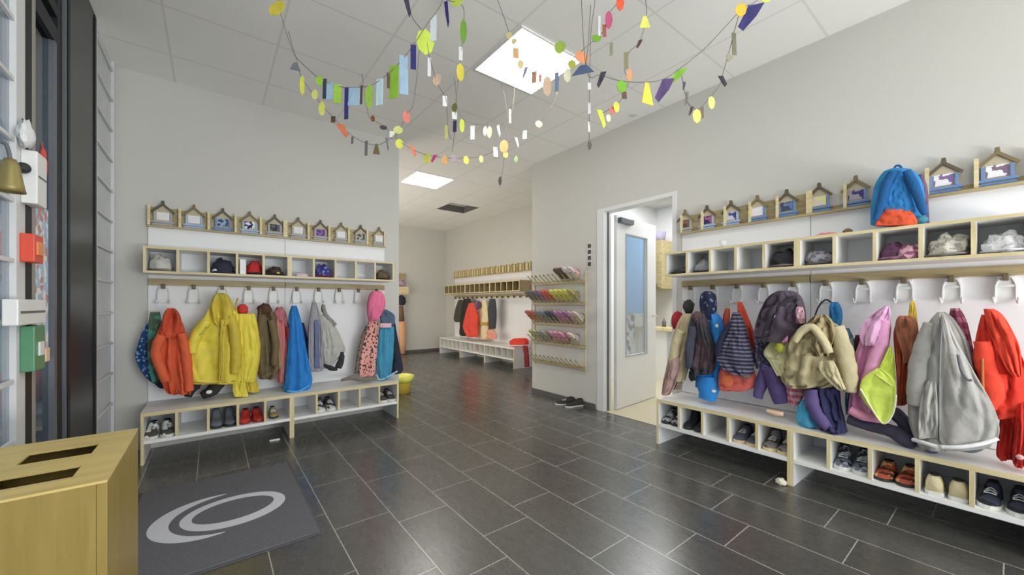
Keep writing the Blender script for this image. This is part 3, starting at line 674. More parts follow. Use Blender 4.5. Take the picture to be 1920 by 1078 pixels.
garment('khaki_coat', 'coat', 'big crumpled khaki coat bulging over the middle of the right rack', [
    ('body', drape(KR, [(600, 1528, 1550), (612, 1505, 1572), (635, 1484, 1580), (665, 1474, 1584), (690, 1470, 1586), (712, 1466, 1580), (725, 1485, 1560)], .36, .19, 3, .026, 50, crease=.035), KK),
    ('hood', drape(KR, [(590, 1530, 1548), (602, 1516, 1560), (622, 1505, 1566), (645, 1508, 1560), (668, 1528, 1552)], .45, .10, 3, .022, 51, NR=18, crease=.03), KK3),
    ('collar', sleeve(KR, [(1490, 640, 7), (1505, 620, 9), (1525, 615, 9), (1545, 640, 9), (1555, 662, 8)], .50, .3, 51), KK2),
    ('sleeve', sleeve(KR, [(1568, 612, 12), (1580, 650, 14), (1590, 695, 14), (1594, 735, 10)], .42, .25, 52), KK2),
    ('pocket', drape(KR, [(676, 1535, 1562), (695, 1538, 1572), (712, 1552, 1578), (730, 1572, 1586)], .49, .05, 2, .012, 53, NR=12), KK2)])
garment('sky_blue_bag', 'bag', 'small sky blue bag on the hook above the khaki coat', [
    ('pouch', drape(KR, [(566, 1560, 1570), (578, 1556, 1577), (595, 1556, 1579), (610, 1560, 1576)], .18, .09, 2, .006, 54, NR=14), F((30, 100, 150))),
    ('strap', front_line(KR, [(1528, 592, .14), (1535, 575, .14), (1548, 562, .12), (1560, 568, .16)], .15, .005, DARK), F((35, 40, 60)))])
garment('teal_coat', 'coat', 'teal and grey coat peeking out behind the khaki coat', [
    ('body', drape(KR, [(615, 1576, 1592), (640, 1580, 1602), (670, 1582, 1606), (700, 1588, 1604), (750, 1586, 1598), (775, 1588, 1596)], .24, .08, 3, .012, 55), F((60, 98, 118), 'patch', (120, 140, 150), sc=3))])
garment('indigo_jacket', 'jacket', 'dark indigo jacket hanging to the bench under the khaki coat', [
    ('body', drape(KR, [(712, 1512, 1570), (735, 1510, 1574), (760, 1520, 1576), (785, 1530, 1582), (802, 1538, 1586), (810, 1552, 1588)], .34, .13, 4, .02, 56, crease=.025), F((45, 46, 78))),
    ('sleeve', sleeve(KR, [(1520, 730, 10), (1524, 758, 11), (1538, 785, 11), (1554, 803, 8)], .41, .25, 57), F((86, 72, 118)))])
garment('cyan_boot_bag', 'bag', 'turquoise cloth bag on the bench left of the indigo jacket', [
    ('pouch', drape(KR, [(750, 1504, 1520), (765, 1496, 1526), (785, 1494, 1532), (796, 1500, 1534), (799, 1510, 1532)], .34, .10, 2, .008, 58, NR=16), F((60, 145, 178)))])
garment('pink_shirt', 'shirt', 'rose pink shirt between the purple trousers and the indigo jacket', [
    ('body', drape(KR, [(718, 1474, 1506), (735, 1474, 1508), (752, 1478, 1502), (760, 1482, 1496)], .31, .09, 3, .012, 59, NR=16), F((185, 105, 118), 'stripe', (205, 160, 165), sc=1.5))])
PK = F((200, 135, 172)); PK2 = F((212, 150, 185))
garment('pink_jacket', 'jacket', 'soft pink hooded jacket with a lime scarf over it', [
    ('body', drape(KR, [(592, 1640, 1668), (620, 1622, 1670), (660, 1606, 1664), (700, 1598, 1652), (735, 1596, 1640), (760, 1592, 1648), (782, 1596, 1655)], .29, .14, 4, .018, 60), PK),
    ('hood', drape(KR, [(574, 1658, 1668), (590, 1636, 1670), (608, 1618, 1666), (630, 1612, 1656), (648, 1620, 1642)], .38, .09, 2, .018, 61, NR=18), PK2),
    ('sleeve', sleeve(KR, [(1658, 600, 9), (1650, 650, 11), (1634, 700, 12), (1620, 745, 10)], .38, .2, 62), PK),
    ('hem_fold', sleeve(KR, [(1594, 768, 10), (1620, 780, 11), (1650, 788, 8)], .37, .25, 63), F((195, 125, 155)))])
LM = F((165, 182, 48)); LM2 = F((178, 195, 62))
garment('lime_scarf', 'scarf', 'lime green triangular scarf hanging in front of the pink jacket', [
    ('cloth', drape(KR, [(648, 1668, 1672), (665, 1660, 1676), (690, 1648, 1678), (712, 1640, 1680)], .41, .02, 1.5, .005, 64, NR=24, crease=.004), LM),
    ('cloth_corner', drape(KR, [(690, 1645, 1650), (705, 1622, 1672), (725, 1612, 1680), (750, 1618, 1679), (772, 1636, 1676), (794, 1654, 1658)], .43, .02, 1.5, .005, 65, NR=26, crease=.004), LM2),
    ('seam', front_line(KR, [(1642, 702), (1656, 712), (1674, 724)], .445, .003, LM), F((195, 208, 110))),
    ('binding', front_line(KR, [(1613, 728), (1634, 765), (1656, 794), (1674, 775), (1680, 740)], .45, .005, LM), F((215, 215, 150)))])
garment('brown_boot_bag', 'bag', 'dark brown strip of a bag between the khaki coat and the pink jacket', [
    ('pouch', drape(KR, [(628, 1604, 1612), (650, 1600, 1612), (672, 1600, 1608)], .24, .05, 2, .006, 66, NR=12), F((75, 45, 45)))])
garment('rust_jacket', 'jacket', 'rust brown jacket between the lime scarf and the light grey coat', [
    ('body', drape(KR, [(600, 1682, 1712), (625, 1676, 1716), (660, 1678, 1712), (700, 1682, 1708), (740, 1684, 1702), (758, 1684, 1700)], .31, .12, 4, .018, 67), F((160, 72, 42))),
    ('hood', drape(KR, [(592, 1686, 1708), (602, 1680, 1718), (625, 1680, 1722), (655, 1690, 1718), (680, 1696, 1712)], .37, .08, 2, .012, 68, NR=16), F((138, 84, 58)))])
garment('yellow_hat', 'hat', 'mustard yellow hat standing up beside the rust jacket', [
    ('crown', drape(KR, [(564, 1708, 1714), (578, 1705, 1717), (600, 1703, 1720), (618, 1705, 1722)], .2, .08, 2, .006, 69, NR=14), F((190, 160, 35)))])
garment('slate_trousers', 'trousers', 'slate grey waterproof trousers lying along the bench under the pink jacket', [
    ('leg', sleeve(KR, [(1590, 786, 10), (1625, 796, 12), (1665, 806, 15), (1700, 824, 17), (1715, 838, 12)], .33, .28, 70), F((62, 60, 76))),
    ('leg', sleeve(KR, [(1672, 770, 14), (1694, 790, 15), (1708, 815, 13)], .27, .25, 71), F((72, 68, 86)))])
GC = F((138, 136, 132)); GC2 = F((146, 144, 139))
garment('light_grey_coat', 'coat', 'long light grey coat hanging wide with a white hem on the right rack', [
    ('body', drape(KR, [(585, 1758, 1772), (600, 1745, 1790), (635, 1727, 1812), (680, 1716, 1826), (730, 1706, 1838), (780, 1704, 1858), (815, 1714, 1868), (838, 1726, 1856)], .35, .19, 2.2, .016, 72, crease=.012, NR=40), GC),
    ('front_flap', drape(KR, [(590, 1764, 1772), (640, 1763, 1795), (700, 1761, 1828), (760, 1760, 1862), (800, 1760, 1874), (825, 1762, 1870), (834, 1766, 1858)], .46, .06, 1.6, .012, 73, NR=40, crease=.008), GC2),
    ('sleeve', sleeve(KR, [(1742, 605, 9), (1728, 660, 13), (1718, 720, 13), (1716, 760, 11)], .44, .22, 74), GC),
    ('hem', front_line(KR, [(1712, 824, .45), (1738, 832, .49), (1758, 838, .50)], .47, .011, WHITE), F((215, 215, 212))),
    ('hem', front_line(KR, [(1764, 838, .51), (1800, 838, .51), (1840, 832, .49), (1870, 822, .46)], .47, .010, WHITE), F((205, 215, 220))),
    ('pocket', front_line(KR, [(1796, 665, .515), (1803, 695, .515), (1815, 712, .51), (1822, 712, .51)], .51, .006, DARK), F((95, 95, 100))),
    ('zip', front_line(KR, [(1768, 600, .47), (1764, 640, .50), (1762, 700, .52), (1761, 800, .52)], .5, .004, DARK), F((110, 110, 115))),
    ('lining', drape(KR, [(715, 1738, 1756), (750, 1726, 1758), (790, 1722, 1759), (822, 1722, 1758)], .46, .03, 2, .01, 75, NR=14), F((150, 148, 142)))])
garment('navy_trousers', 'trousers', 'navy trouser ends showing below the hem of the light grey coat', [
    ('leg', sleeve(KR, [(1720, 832, 7), (1742, 842, 8), (1758, 846, 6)], .38, .25, 76), F((70, 66, 92))),
    ('leg', sleeve(KR, [(1800, 842, 5), (1825, 844, 6), (1840, 840, 5)], .38, .25, 77), F((90, 105, 115)))])
garment('maroon_jacket', 'jacket', 'maroon shiny jacket behind the light grey coat and red jacket', [
    ('body', drape(KR, [(578, 1782, 1800), (600, 1780, 1812), (630, 1792, 1820), (660, 1806, 1826), (690, 1814, 1830)], .26, .10, 4, .016, 78), F((120, 55, 80), 'stripe', (150, 90, 115), sc=2.2))])
RD = F((188, 40, 18)); RD2 = F((205, 52, 22))
garment('red_jacket', 'jacket', 'bright red child jacket nearest the camera on the right rack', [
    ('body', drape(KR, [(590, 1840, 1862), (612, 1834, 1884), (645, 1828, 1905), (690, 1827, 1925), (735, 1826, 1935), (768, 1826, 1938), (782, 1829, 1930)], .33, .14, 2.6, .02, 79, crease=.014), RD),
    ('hood', drape(KR, [(579, 1844, 1864), (590, 1846, 1880), (615, 1852, 1896), (650, 1866, 1912), (690, 1886, 1916), (705, 1900, 1914)], .41, .09, 2, .014, 80, NR=22), RD2),
    ('sleeve', sleeve(KR, [(1842, 640, 11), (1850, 690, 14), (1862, 735, 14), (1850, 765, 11)], .41, .22, 81), RD2),
    ('zip', front_line(KR, [(1842, 672, .44), (1843, 720, .44), (1846, 772, .44)], .44, .005, DARK), F((165, 95, 45)))])
garment('red_trousers', 'trousers', 'dark red waterproof trousers hanging below the bright red jacket', [
    ('leg', drape(KR, [(760, 1876, 1915), (790, 1874, 1918), (825, 1870, 1918), (850, 1868, 1912), (860, 1876, 1905)], .30, .12, 3, .016, 82), F((168, 28, 18))),
    ('leg', drape(KR, [(755, 1905, 1945), (800, 1902, 1945), (860, 1898, 1945), (872, 1905, 1940)], .36, .10, 3, .014, 83), F((178, 34, 22))),
    ('logo', pblob(KR, 1912, 857, 5, 5, .42, .008, .2, 1), F((225, 150, 150)))])
garment('peach_mitten', 'mitten', 'small peach coloured mitten lying on the bench below the purple trousers', [
    ('cuff', sleeve(KR, [(1438, 770, 4), (1452, 774, 6), (1468, 776, 5)], .40, .25, 84), F((215, 165, 135)))])
# ---- corridor rack
garment('dark_green_coat', 'coat', 'dark green coat first on the corridor rack', [
    ('body', drape(KC, [(562, 860, 866), (580, 854, 870), (598, 852, 866), (604, 856, 862)], .12, .07, 3, .02, 90, NR=16, M=24), F((70, 68, 58)))])
garment('black_coat', 'coat', 'long black coat on the corridor rack left of the red coat', [
    ('body', drape(KC, [(560, 870, 882), (580, 865, 882), (605, 863, 878), (625, 862, 874), (630, 866, 872)], .2, .07, 3, .02, 91, NR=18, M=24), F((48, 44, 44)))])
garment('corridor_red_coat', 'coat', 'bright red coat on the corridor rack', [
    ('body', drape(KC, [(568, 880, 890), (590, 874, 896), (612, 870, 896), (628, 876, 896), (632, 880, 895)], .31, .10, 3, .02, 92, NR=18, M=24), F((205, 60, 40))),
    ('hood', pblob(KC, 896, 572, 5, 8, .3, .08, .2, 4), F((110, 80, 110)))])
garment('cream_coat', 'coat', 'long cream coat with a mustard band on the corridor rack', [
    ('body', drape(KC, [(562, 903, 911), (580, 900, 914), (605, 899, 915), (636, 900, 914)], .2, .08, 3, .02, 93, NR=18, M=24), F((205, 180, 140))),
    ('belt', drape(KC, [(604, 899, 915), (610, 899, 915)], .215, .085, 2, .004, 94, NR=4, M=20), F((160, 125, 40)))])
garment('charcoal_coat', 'coat', 'charcoal coat at the right of the corridor coats', [
    ('body', drape(KC, [(560, 918, 928), (580, 915, 930), (600, 916, 930), (616, 918, 928)], .27, .08, 3, .02, 95, NR=18, M=24), F((62, 62, 66)))])
garment('salmon_bag', 'bag', 'salmon pink bag on the corridor bench under the charcoal coat', [
    ('pouch', drape(KC, [(618, 914, 924), (626, 912, 930), (636, 914, 930)], .33, .09, 2, .02, 96, NR=10, M=24), F((220, 130, 110)))])
garment('red_bag', 'bag', 'red rucksack lying on the near end of the corridor bench', [
    ('pouch', drape(KC, [(634, 966, 984), (640, 958, 988), (646, 960, 988)], .25, .2, 2, .01, 97, NR=12, M=24), F((200, 50, 30))),
    ('strap', drape(KC, [(648, 981, 989), (665, 984, 991), (688, 984, 992)], .47, .05, 1, .006, 98, NR=12, M=20), F((120, 35, 40)))])
# ================================================================== SHOES, HATS
def shoe(loc, ang, L, W, H, up, sole, label, name='shoe', cat='shoe', group=None, mtx=None, boot=0.0, lace=True, strap=None):
    t = T(name, label, cat, group)
    wk = [(0, .26), (.06, .38), (.2, .42), (.42, .40), (.62, .47), (.8, .49), (.92, .38), (1, .12)]
    hk = [(0, .8+boot), (.06, .95+boot), (.18, 1+boot), (.34, .95+boot), (.46, .72), (.6, .58), (.8, .46), (.93, .36), (1, .22)]
    def ip(tb, x):
        for (a, p), (c, q) in zip(tb, tb[1:]):
            if x <= c: k = (x-a)/(c-a); k = k*k*(3-2*k); return p+(q-p)*k
        return tb[-1][1]
    Mx = mtx or (Matrix.Translation(loc) @ Matrix.Rotation(ang, 4, 'Z'))
    sh = H*.16; rings = []
    for i in range(19):
        x = i/18; w = ip(wk, x)*W; h = max(ip(hk, x)*H-sh, .004); ring = []
        for j in range(12):
            th = PI*j/11; c = math.cos(th)
            ring.append(Vector(((x-.5)*L, w*(abs(c)**.6)*(1 if c > 0 else -1)*(1-.15*math.sin(th)), sh+h*(max(math.sin(th), 0)**.6))))
        rings.append(ring)
    b = nb(); grid_faces(b, rings); bmesh.ops.transform(b, matrix=Mx, verts=b.verts[:]); ui = t.add('upper', b, up, sm=True)
    rings = []
    for z, k in ((0, .98), (.002, 1.05), (sh*1.1, 1.07), (sh*1.3, .9)):
        pts = [((i/18-.5)*L*1.03, ip(wk, i/18)*W*k) for i in range(19)]
        rings.append([Vector((x, y, z)) for x, y in pts]+[Vector((x, -y, z)) for x, y in pts[::-1]])
    b = nb(); grid_faces(b, rings); bmesh.ops.transform(b, matrix=Mx, verts=b.verts[:]); t.add('sole', b, sole, sm=False)
    b = nb(); blob(b, ((-.30)*L, 0, (1+boot)*H), (.15*L, .27*W, .05*H), 0, 0, 16, 6); bmesh.ops.transform(b, matrix=Mx, verts=b.verts[:]); t.add('lining', b, plain('shoe_lining', (.02, .02, .022, 1), .9), up=ui, sm=True)
    if lace:
        b = nb()
        for x in (-.01, .07, .15): tube(b, [Vector((x*L, -.26*W, H*.6)), Vector((x*L, 0, H*(.80-x*1.1))), Vector((x*L, .26*W, H*.6))], .003, 5, 6)
        bmesh.ops.transform(b, matrix=Mx, verts=b.verts[:]); t.add('lace', b, strap or WMET, up=ui)
    return t.done()
WS = plain('sole_white', (.75, .75, .72, 1), .6); BS = plain('sole_black', (.03, .03, .03, 1), .6); TS = plain('sole_tan', col(180, 160, 120), .6)
def cub(M, seg, k): s0, s1 = seg; return s0+(s1-s0)*(k+.5)/5
def pair(M, rk, s, desc, where, up, sole, L=.2, W=.086, H=.105, heel=False, boot=0.0, z=.18, o=.31, lace=True, strap=None, sp=.045, o2=0):
    for i, sg in enumerate((-1, 1)):
        p = M(s+sg*sp, o+(o2 if i else 0), z+.001)
        outdir = {'L': -PI/2, 'R': PI, 'C': PI}[rk]
        lr = ('left', 'right')[i] if rk == 'L' else ('right', 'left')[i]
        shoe(p, outdir+(PI if heel else 0)+random.Random(s*9+i).uniform(-.1, .1), L, W, H, up, sole, '%s, %s of the pair %s' % (desc, lr, where), boot=boot, lace=lace, strap=strap, group='pair of shoes '+where)
Lf, Ln = (LS[0], LS[1]), (LS[1], LS[2]); R1, R2 = (RS[1], RS[0]), (RS[2], RS[1])
cl = lambda k: cub(ML, Lf, k) if k < 5 else cub(ML, Ln, k-5)
cr = lambda k: cub(MR, R1, 4-k) if k < 5 else cub(MR, R2, 9-k)
pair(ML, 'L', cl(0), 'black and white child sneaker', 'in the leftmost left bench cubby', F((70, 66, 60), 'patch', (200, 198, 196), sc=1.4), WS, o=.335)
pair(ML, 'L', cl(2), 'dark grey ankle boot', 'in the third left bench cubby', F((88, 92, 100)), BS, boot=.35, lace=False)
pair(ML, 'L', cl(3), 'red rubber boot', 'in the fourth left bench cubby', plain('red_rubber', col(170, 35, 28), .35), plain('red_sole', col(120, 25, 22), .5), boot=.15, lace=False, H=.085)
shoe(ML(cl(4)-.03, .28, .181), -PI/2, .18, .07, .08, F((140, 120, 80)), BS, 'single tan shoe in the left bench beside the middle wooden leg')
pair(ML, 'L', cl(6), 'light grey child sneaker', 'in the left bench near the corridor', F((165, 162, 158), 'patch', (60, 60, 62), sc=1.2), WS)
pair(ML, 'L', cl(9), 'dark shoe with white trim', 'in the last left bench cubby', F((72, 68, 66)), WS)
pair(MR, 'R', cr(0), 'black and silver child shoe', 'in the bench cubby nearest the doorway', F((60, 60, 66), 'patch', (150, 150, 155), sc=1), BS)
pair(MR, 'R', cr(1), 'black winter boot', 'in the second cubby from the doorway', F((40, 40, 45)), BS, boot=.3, lace=False, W=.08)
pair(MR, 'R', cr(3), 'slate grey shoe with a pale sole', 'fourth cubby from the doorway', F((75, 78, 92)), TS)
pair(MR, 'R', cr(4), 'grey and brown hiking shoe', 'fifth cubby from the doorway', F((110, 108, 108), 'patch', (80, 62, 45), sc=1.3), TS, boot=.2)
pair(MR, 'R', cr(6), 'grey speckled sneaker', 'in the bench cubby under the lime scarf', F((92, 96, 110), 'patch', (45, 46, 52), (150, 152, 158), .7), WS, boot=.2)
pair(MR, 'R', cr(7), 'red and brown patterned slipper', 'under the grey coat', F((165, 70, 45), 'patch', (80, 45, 30), (190, 150, 90), .7), BS, lace=False, H=.085)
pair(MR, 'R', cr(8), 'cream canvas shoe', 'right of the patterned slippers', F((185, 172, 135)), WS, L=.2, heel=True, lace=False, o=.32)
pair(MR, 'R', cr(9), 'black and navy sneaker', 'in the cubby nearest the camera', F((55, 60, 75), 'patch', (38, 38, 42), sc=1.2), WS, L=.21, W=.08, H=.1, heel=False)
# floor shoes by the right wall
for i, (u, v) in enumerate(((1060, 758), (1077, 762))):
    p = on_z(u, v); shoe((p.x, p.y, .001), math.radians(150+i*14), .24, .085, .085, F((48, 46, 46)), WS, 'black shoe with white sole on the floor under the shoe rack, %s' % ('nearer the corridor' if i == 0 else 'nearer the doorway'), lace=i == 0, group='shoes on the floor')
# hats and small things in the upper cubbies
def hat(M, s, desc, mat, brim=None, r=(.07, .07, .06), o=.205, z=1.469, seed=1, z0=None, name='hat', cat='hat', extra=None):
    if name == 'hat' and M is not MC: r = (min(.077, r[0]*1.12), min(.088, r[1]*1.12), min(.095, r[2]*1.4))
    t = T(name, desc, cat); c = M(s, o, z)
    rr = (r[0], r[1]) if M is ML else (r[1], r[0])
    b = nb(); blob(b, (c.x, c.y, c.z+r[2]*.35), (rr[0], rr[1], r[2]), .35, seed, 24, 14, zmin=c.z)
    t.add('crown', b, mat, sm=True)
    if brim:
        b = nb(); blob(b, (c.x+(0 if M is ML else -.03), c.y+(-.03 if M is ML else 0), c.z+.012), (rr[0]*1.15, rr[1]*1.1, .012), .3, seed+3, 24, 8, zmin=c.z); t.add('brim', b, brim, sm=True)
    if extra:
        b = nb(); p = M(s+extra[0], o+extra[1], z+extra[2]); blob(b, p, (extra[3],)*3, .2, seed+5, 14, 8); t.add(extra[5] if len(extra) > 5 else 'bobble', b, extra[4], sm=True)
    return t.done()
hat(ML, cl(0), 'pale grey knitted hat in the leftmost upper cubby of the left rack', F((168, 166, 160)), F((120, 112, 100)), (.06, .07, .075))
hat(ML, cl(2), 'navy and black winter hat in the third upper cubby of the left rack', F((45, 46, 62)), F((52, 54, 70)), (.068, .07, .08), extra=(-.055, .06, .02, .018, F((200, 200, 195))))
one('white_box', 'white upright carton beside the red cap in the fourth upper cubby', 'box', mb(ML, cl(3)-.08, cl(3)-.035, .16, .28, 1.469, 1.60, bev=.003), WHITE)
hat(ML, cl(3)+.03, 'bright red cap with black brim in the fourth upper cubby', F((175, 35, 30)), F((40, 38, 42)), (.05, .06, .075), seed=4)
hat(ML, cl(4)-.01, 'dark cap with yellow badge in the fifth upper cubby of the left rack', F((62, 52, 46)), F((45, 42, 40)), (.06, .06, .045), seed=5, extra=(.02, .075, .02, .014, F((200, 180, 40)), 'badge'))
hat(ML, cl(5)+.02, 'pale pink folded mitt in the sixth upper cubby of the left rack', F((200, 175, 185)), None, (.06, .06, .03), seed=6, name='folded_mitt', cat='mitten')
hat(ML, cl(6), 'navy patterned cap with red underside in the seventh upper cubby', F((50, 55, 110), 'dots', (120, 130, 190), sc=.7), F((120, 40, 50)), (.066, .07, .075), seed=7)
hat(ML, cl(9), 'brown fur hat in the last upper cubby of the left rack', F((92, 78, 58)), F((60, 48, 40)), (.06, .07, .055), seed=8)
hat(MR, cr(0), 'dark grey cap in the upper cubby nearest the doorway', F((70, 72, 78)), F((50, 48, 48)), (.06, .06, .03), seed=9)
hat(MR, cr(1), 'steel grey hat in the second upper cubby from the doorway', F((128, 132, 138)), F((70, 66, 62)), (.06, .06, .06), seed=10)
hat(MR, cr(4)+.0, 'black woolly hat in the upper cubby left of the rack joint', F((45, 44, 50)), F((110, 95, 90)), (.075, .07, .075), seed=11)
hat(MR, cr(5), 'grey sparkling hat in the upper cubby right of the rack joint', F((145, 145, 155), 'patch', (110, 105, 112), sc=.5), F((90, 88, 85)), (.07, .07, .055), seed=12, o=.18)
hat(MR, cr(7)+.03, 'dark plum cap in the cubby below the backpack', F((88, 55, 80)), F((120, 80, 105)), (.05, .06, .06), seed=13)
hat(MR, cr(7)-.045, 'dusty pink hat in the cubby below the backpack', F((190, 145, 160), 'patch', (130, 80, 100), sc=.6), None, (.045, .055, .045), seed=14, o=.24)
hat(MR, cr(8), 'white and grey mottled fur hat right of the pink hat', F((185, 180, 168), 'patch', (140, 136, 128), sc=.6), F((120, 116, 108)), (.078, .08, .068), seed=15)
hat(MR, cr(9), 'white cotton sun hat in the upper cubby nearest the camera', F((198, 198, 200), 'patch', (165, 165, 168), sc=.6), F((180, 180, 184)), (.08, .08, .06), seed=16)
# small things on the shelf top of the right rack
t = T('paper_cup', 'small white cup on top of the right shelf', 'cup'); b = nb(); lathe(b, MR(1.42, .24, 1.661), [(.001, 0), (.022, 0), (.03, .05), (.026, .05), (.02, .006)], 20); t.add('paper_cup', b, WMET, sm=True); t.done()
hat(MR, 1.02-.25, 'pink cloth pouch on top of the right shelf left of the backpack', F((200, 120, 115)), None, (.055, .04, .02), seed=17, o=.2, z=1.661, name='cloth_pouch', cat='pouch')
hat(MR, .655, 'small brown pine cone on top of the right shelf beside the pouch', F((105, 85, 62)), None, (.025, .02, .025), seed=18, o=.22, z=1.661, name='pine_cone', cat='cone')
# corridor shelf contents
for k, (s, d, c) in enumerate(((8.1, 'mauve folded cap at the far end of the corridor shelf', (140, 110, 125)), (7.5, 'brown cap in the middle of the corridor shelf', (120, 85, 70)), (7.1, 'dark cap with bobble on the corridor shelf', (62, 50, 40)))):
    hat(MC, MC and s, d, F(c), None, (.06, .07, .05), seed=20+k)
for k in range(3):
    for i in (-1, 1):
        c = ((150, 150, 150), (175, 110, 110), (105, 125, 140))[k]
        s = (6.2, 6.95, 7.35)[k]+i*.045
        shoe(MC(s, .3, .181), PI, .18, .07, .075, F(c), WS, '%s shoe in the corridor bench, %s' % (('grey', 'rose', 'blue grey')[k], 'nearer the camera' if i < 0 else 'farther from the camera'), lace=False, group='shoes in the corridor bench')
# ---- backpack
t = T('backpack', 'bright blue child backpack with orange base standing on the right shelf', 'backpack')
BPB = F((28, 112, 165)); BPD = F((20, 76, 125)); BPO = F((208, 72, 28))
t.add('bag_body', drape(KR, [(318, 1672, 1705), (328, 1656, 1722), (350, 1642, 1732), (380, 1636, 1735), (405, 1634, 1736), (422, 1634, 1738)], .17, .20, 1, .002, 101, crease=.008), BPB)
t.add('front_panel', drape(KR, [(330, 1672, 1698), (350, 1664, 1704), (375, 1656, 1712), (396, 1652, 1718)], .27, .05, 2, .003, 102, NR=16), F((32, 112, 172)))
t.add('base_panel', drape(KR, [(392, 1662, 1704), (402, 1652, 1714), (414, 1644, 1720), (423, 1640, 1720)], .28, .05, 1, .002, 103, NR=12), BPO)
for pts, sd in (([(1674, 322, 6), (1662, 345, 8), (1654, 375, 7), (1646, 400, 6), (1640, 412, 4)], 1), ([(1700, 320, 6), (1712, 345, 8), (1722, 370, 7), (1730, 392, 6), (1735, 402, 4)], 2)):
    t.add('shoulder_strap', sleeve(KR, pts, .30, .08, sd), BPD)
t.add('side_panel', drape(KR, [(328, 1722, 1730), (350, 1728, 1738), (385, 1730, 1740), (420, 1732, 1742)], .12, .12, 1, .002, 104, NR=14), F((95, 70, 95)))
t.add('grab_loop', front_line(KR, [(1676, 318, .2), (1680, 311, .2), (1687, 311, .2), (1692, 318, .2)], .2, .006, BPD), BPD)
t.add('buckle', pblob(KR, 1727, 412, 9, 7, .25, .02, .2, 2), F((60, 130, 150)))
t.done()
# ================================================================== SHOE PEG RACK
rails = (1.475, 1.215, .955, .705, .45)
t = T('peg_shoe_rack', 'wall mounted shoe rack of five birch rails with slanting pegs', 'shoe rack')
y0, y1 = 3.06, 3.99
for side in (y0, y1-.014): t.add('upright', bx(RW-.014, RW-.001, side, side+.014, .40, 1.60), WOOD)
pegs = {}
for r, z in enumerate(rails):
    ri = t.add('rail', bx(RW-.04, RW-.014, y0, y1, z-.02, z+.02, bev=.003), WOODDY)
    for k in range(12):
        y = y0+.04+k*(y1-y0-.08)/11
        b = nb(); tube(b, [Vector((RW-.03, y, z)), Vector((RW-.15, y, z+.095))], .006, 6, 2)
        t.add('peg', b, WOODDY, up=ri)
        b = nb(); tube(b, [Vector((RW-.148, y, z+.093)), Vector((RW-.158, y, z+.101))], .0075, 6, 1); t.add('peg_tip', b, KNOB, up=ri)
t.done()
PR = {1: [((70, 55, 52), 'dark brown'), ((200, 150, 150), 'pale pink')], }
def pegshoe(r, k, c, nm):
    y = y0+.04+k*(y1-y0-.08)/11; z = rails[r]
    Mx = Matrix.Translation(Vector((RW-.125, y, z+.098))) @ Matrix.Rotation(math.radians(38), 4, 'Y') @ Matrix.Rotation(PI, 4, 'Z')
    rows = ('top', 'second', 'third', 'fourth', 'bottom')
    shoe(None, 0, .185, .078, .085, F(c), plain('slipper_sole_%s' % nm, col(*[min(255, int(x*1.1)+15) for x in c]), .7),
         '%s slipper on the %s rail of the peg rack, %s peg from corridor' % (nm, rows[r], ('first', 'second', 'third', 'fourth', 'fifth', 'sixth', 'seventh', 'eighth', 'ninth', 'tenth', 'eleventh', 'twelfth')[11-k]),
         name='slipper', cat='slipper', group='slippers on the peg rack', mtx=Mx, lace=False)
for r, row in enumerate((
    [None]*7+[((75, 55, 52), 'dark brown'), ((82, 60, 56), 'dark brown'), ((200, 150, 155), 'pale pink'), ((195, 145, 150), 'pale pink'), None],
    [((85, 82, 80), 'charcoal'), ((80, 78, 78), 'charcoal'), ((92, 82, 92), 'grey violet'), ((110, 85, 120), 'violet'), ((180, 70, 55), 'red'), ((190, 72, 50), 'red'), ((185, 180, 60), 'yellow'), ((165, 185, 50), 'lime'), ((160, 185, 55), 'lime'), ((150, 170, 50), 'lime'), ((130, 120, 70), 'olive'), None],
    [((150, 75, 65), 'brick red'), ((140, 62, 58), 'brick red'), ((125, 95, 85), 'brown'), ((100, 105, 115), 'slate'), ((92, 98, 108), 'slate'), ((62, 66, 78), 'dark slate'), ((80, 78, 95), 'dark slate'), ((140, 92, 125), 'mauve'), ((135, 85, 120), 'mauve'), ((120, 80, 120), 'purple'), ((150, 120, 125), 'dusty mauve'), ((150, 138, 128), 'taupe')],
    [None, ((135, 140, 90), 'sage'), ((150, 155, 85), 'sage'), ((120, 118, 110), 'grey'), ((125, 122, 116), 'grey'), None, ((190, 105, 130), 'pink'), ((195, 100, 128), 'pink'), ((185, 100, 125), 'pink'), None, ((165, 150, 140), 'beige'), None],
    [None]*12)):
    for i, q in enumerate(row):
        if q: pegshoe(r, 11-i, q[0], q[1])
# small dark plates on the wall beside the door frame
t = T('wall_label_strip', 'narrow vertical strip of dark picture labels beside the white door frame', 'sign')
t.add('backing', bx(RW-.006, RW-.001, 2.985, 3.045, 1.62, 1.93), plain('strip_white', (.7, .69, .66, 1), .5))
for z in (1.86, 1.79, 1.72, 1.65): t.add('label_mark', bx(RW-.009, RW-.006, 2.992, 3.038, z, z+.045), plain('mark_dark', (.07, .06, .055, 1), .6))
t.done()
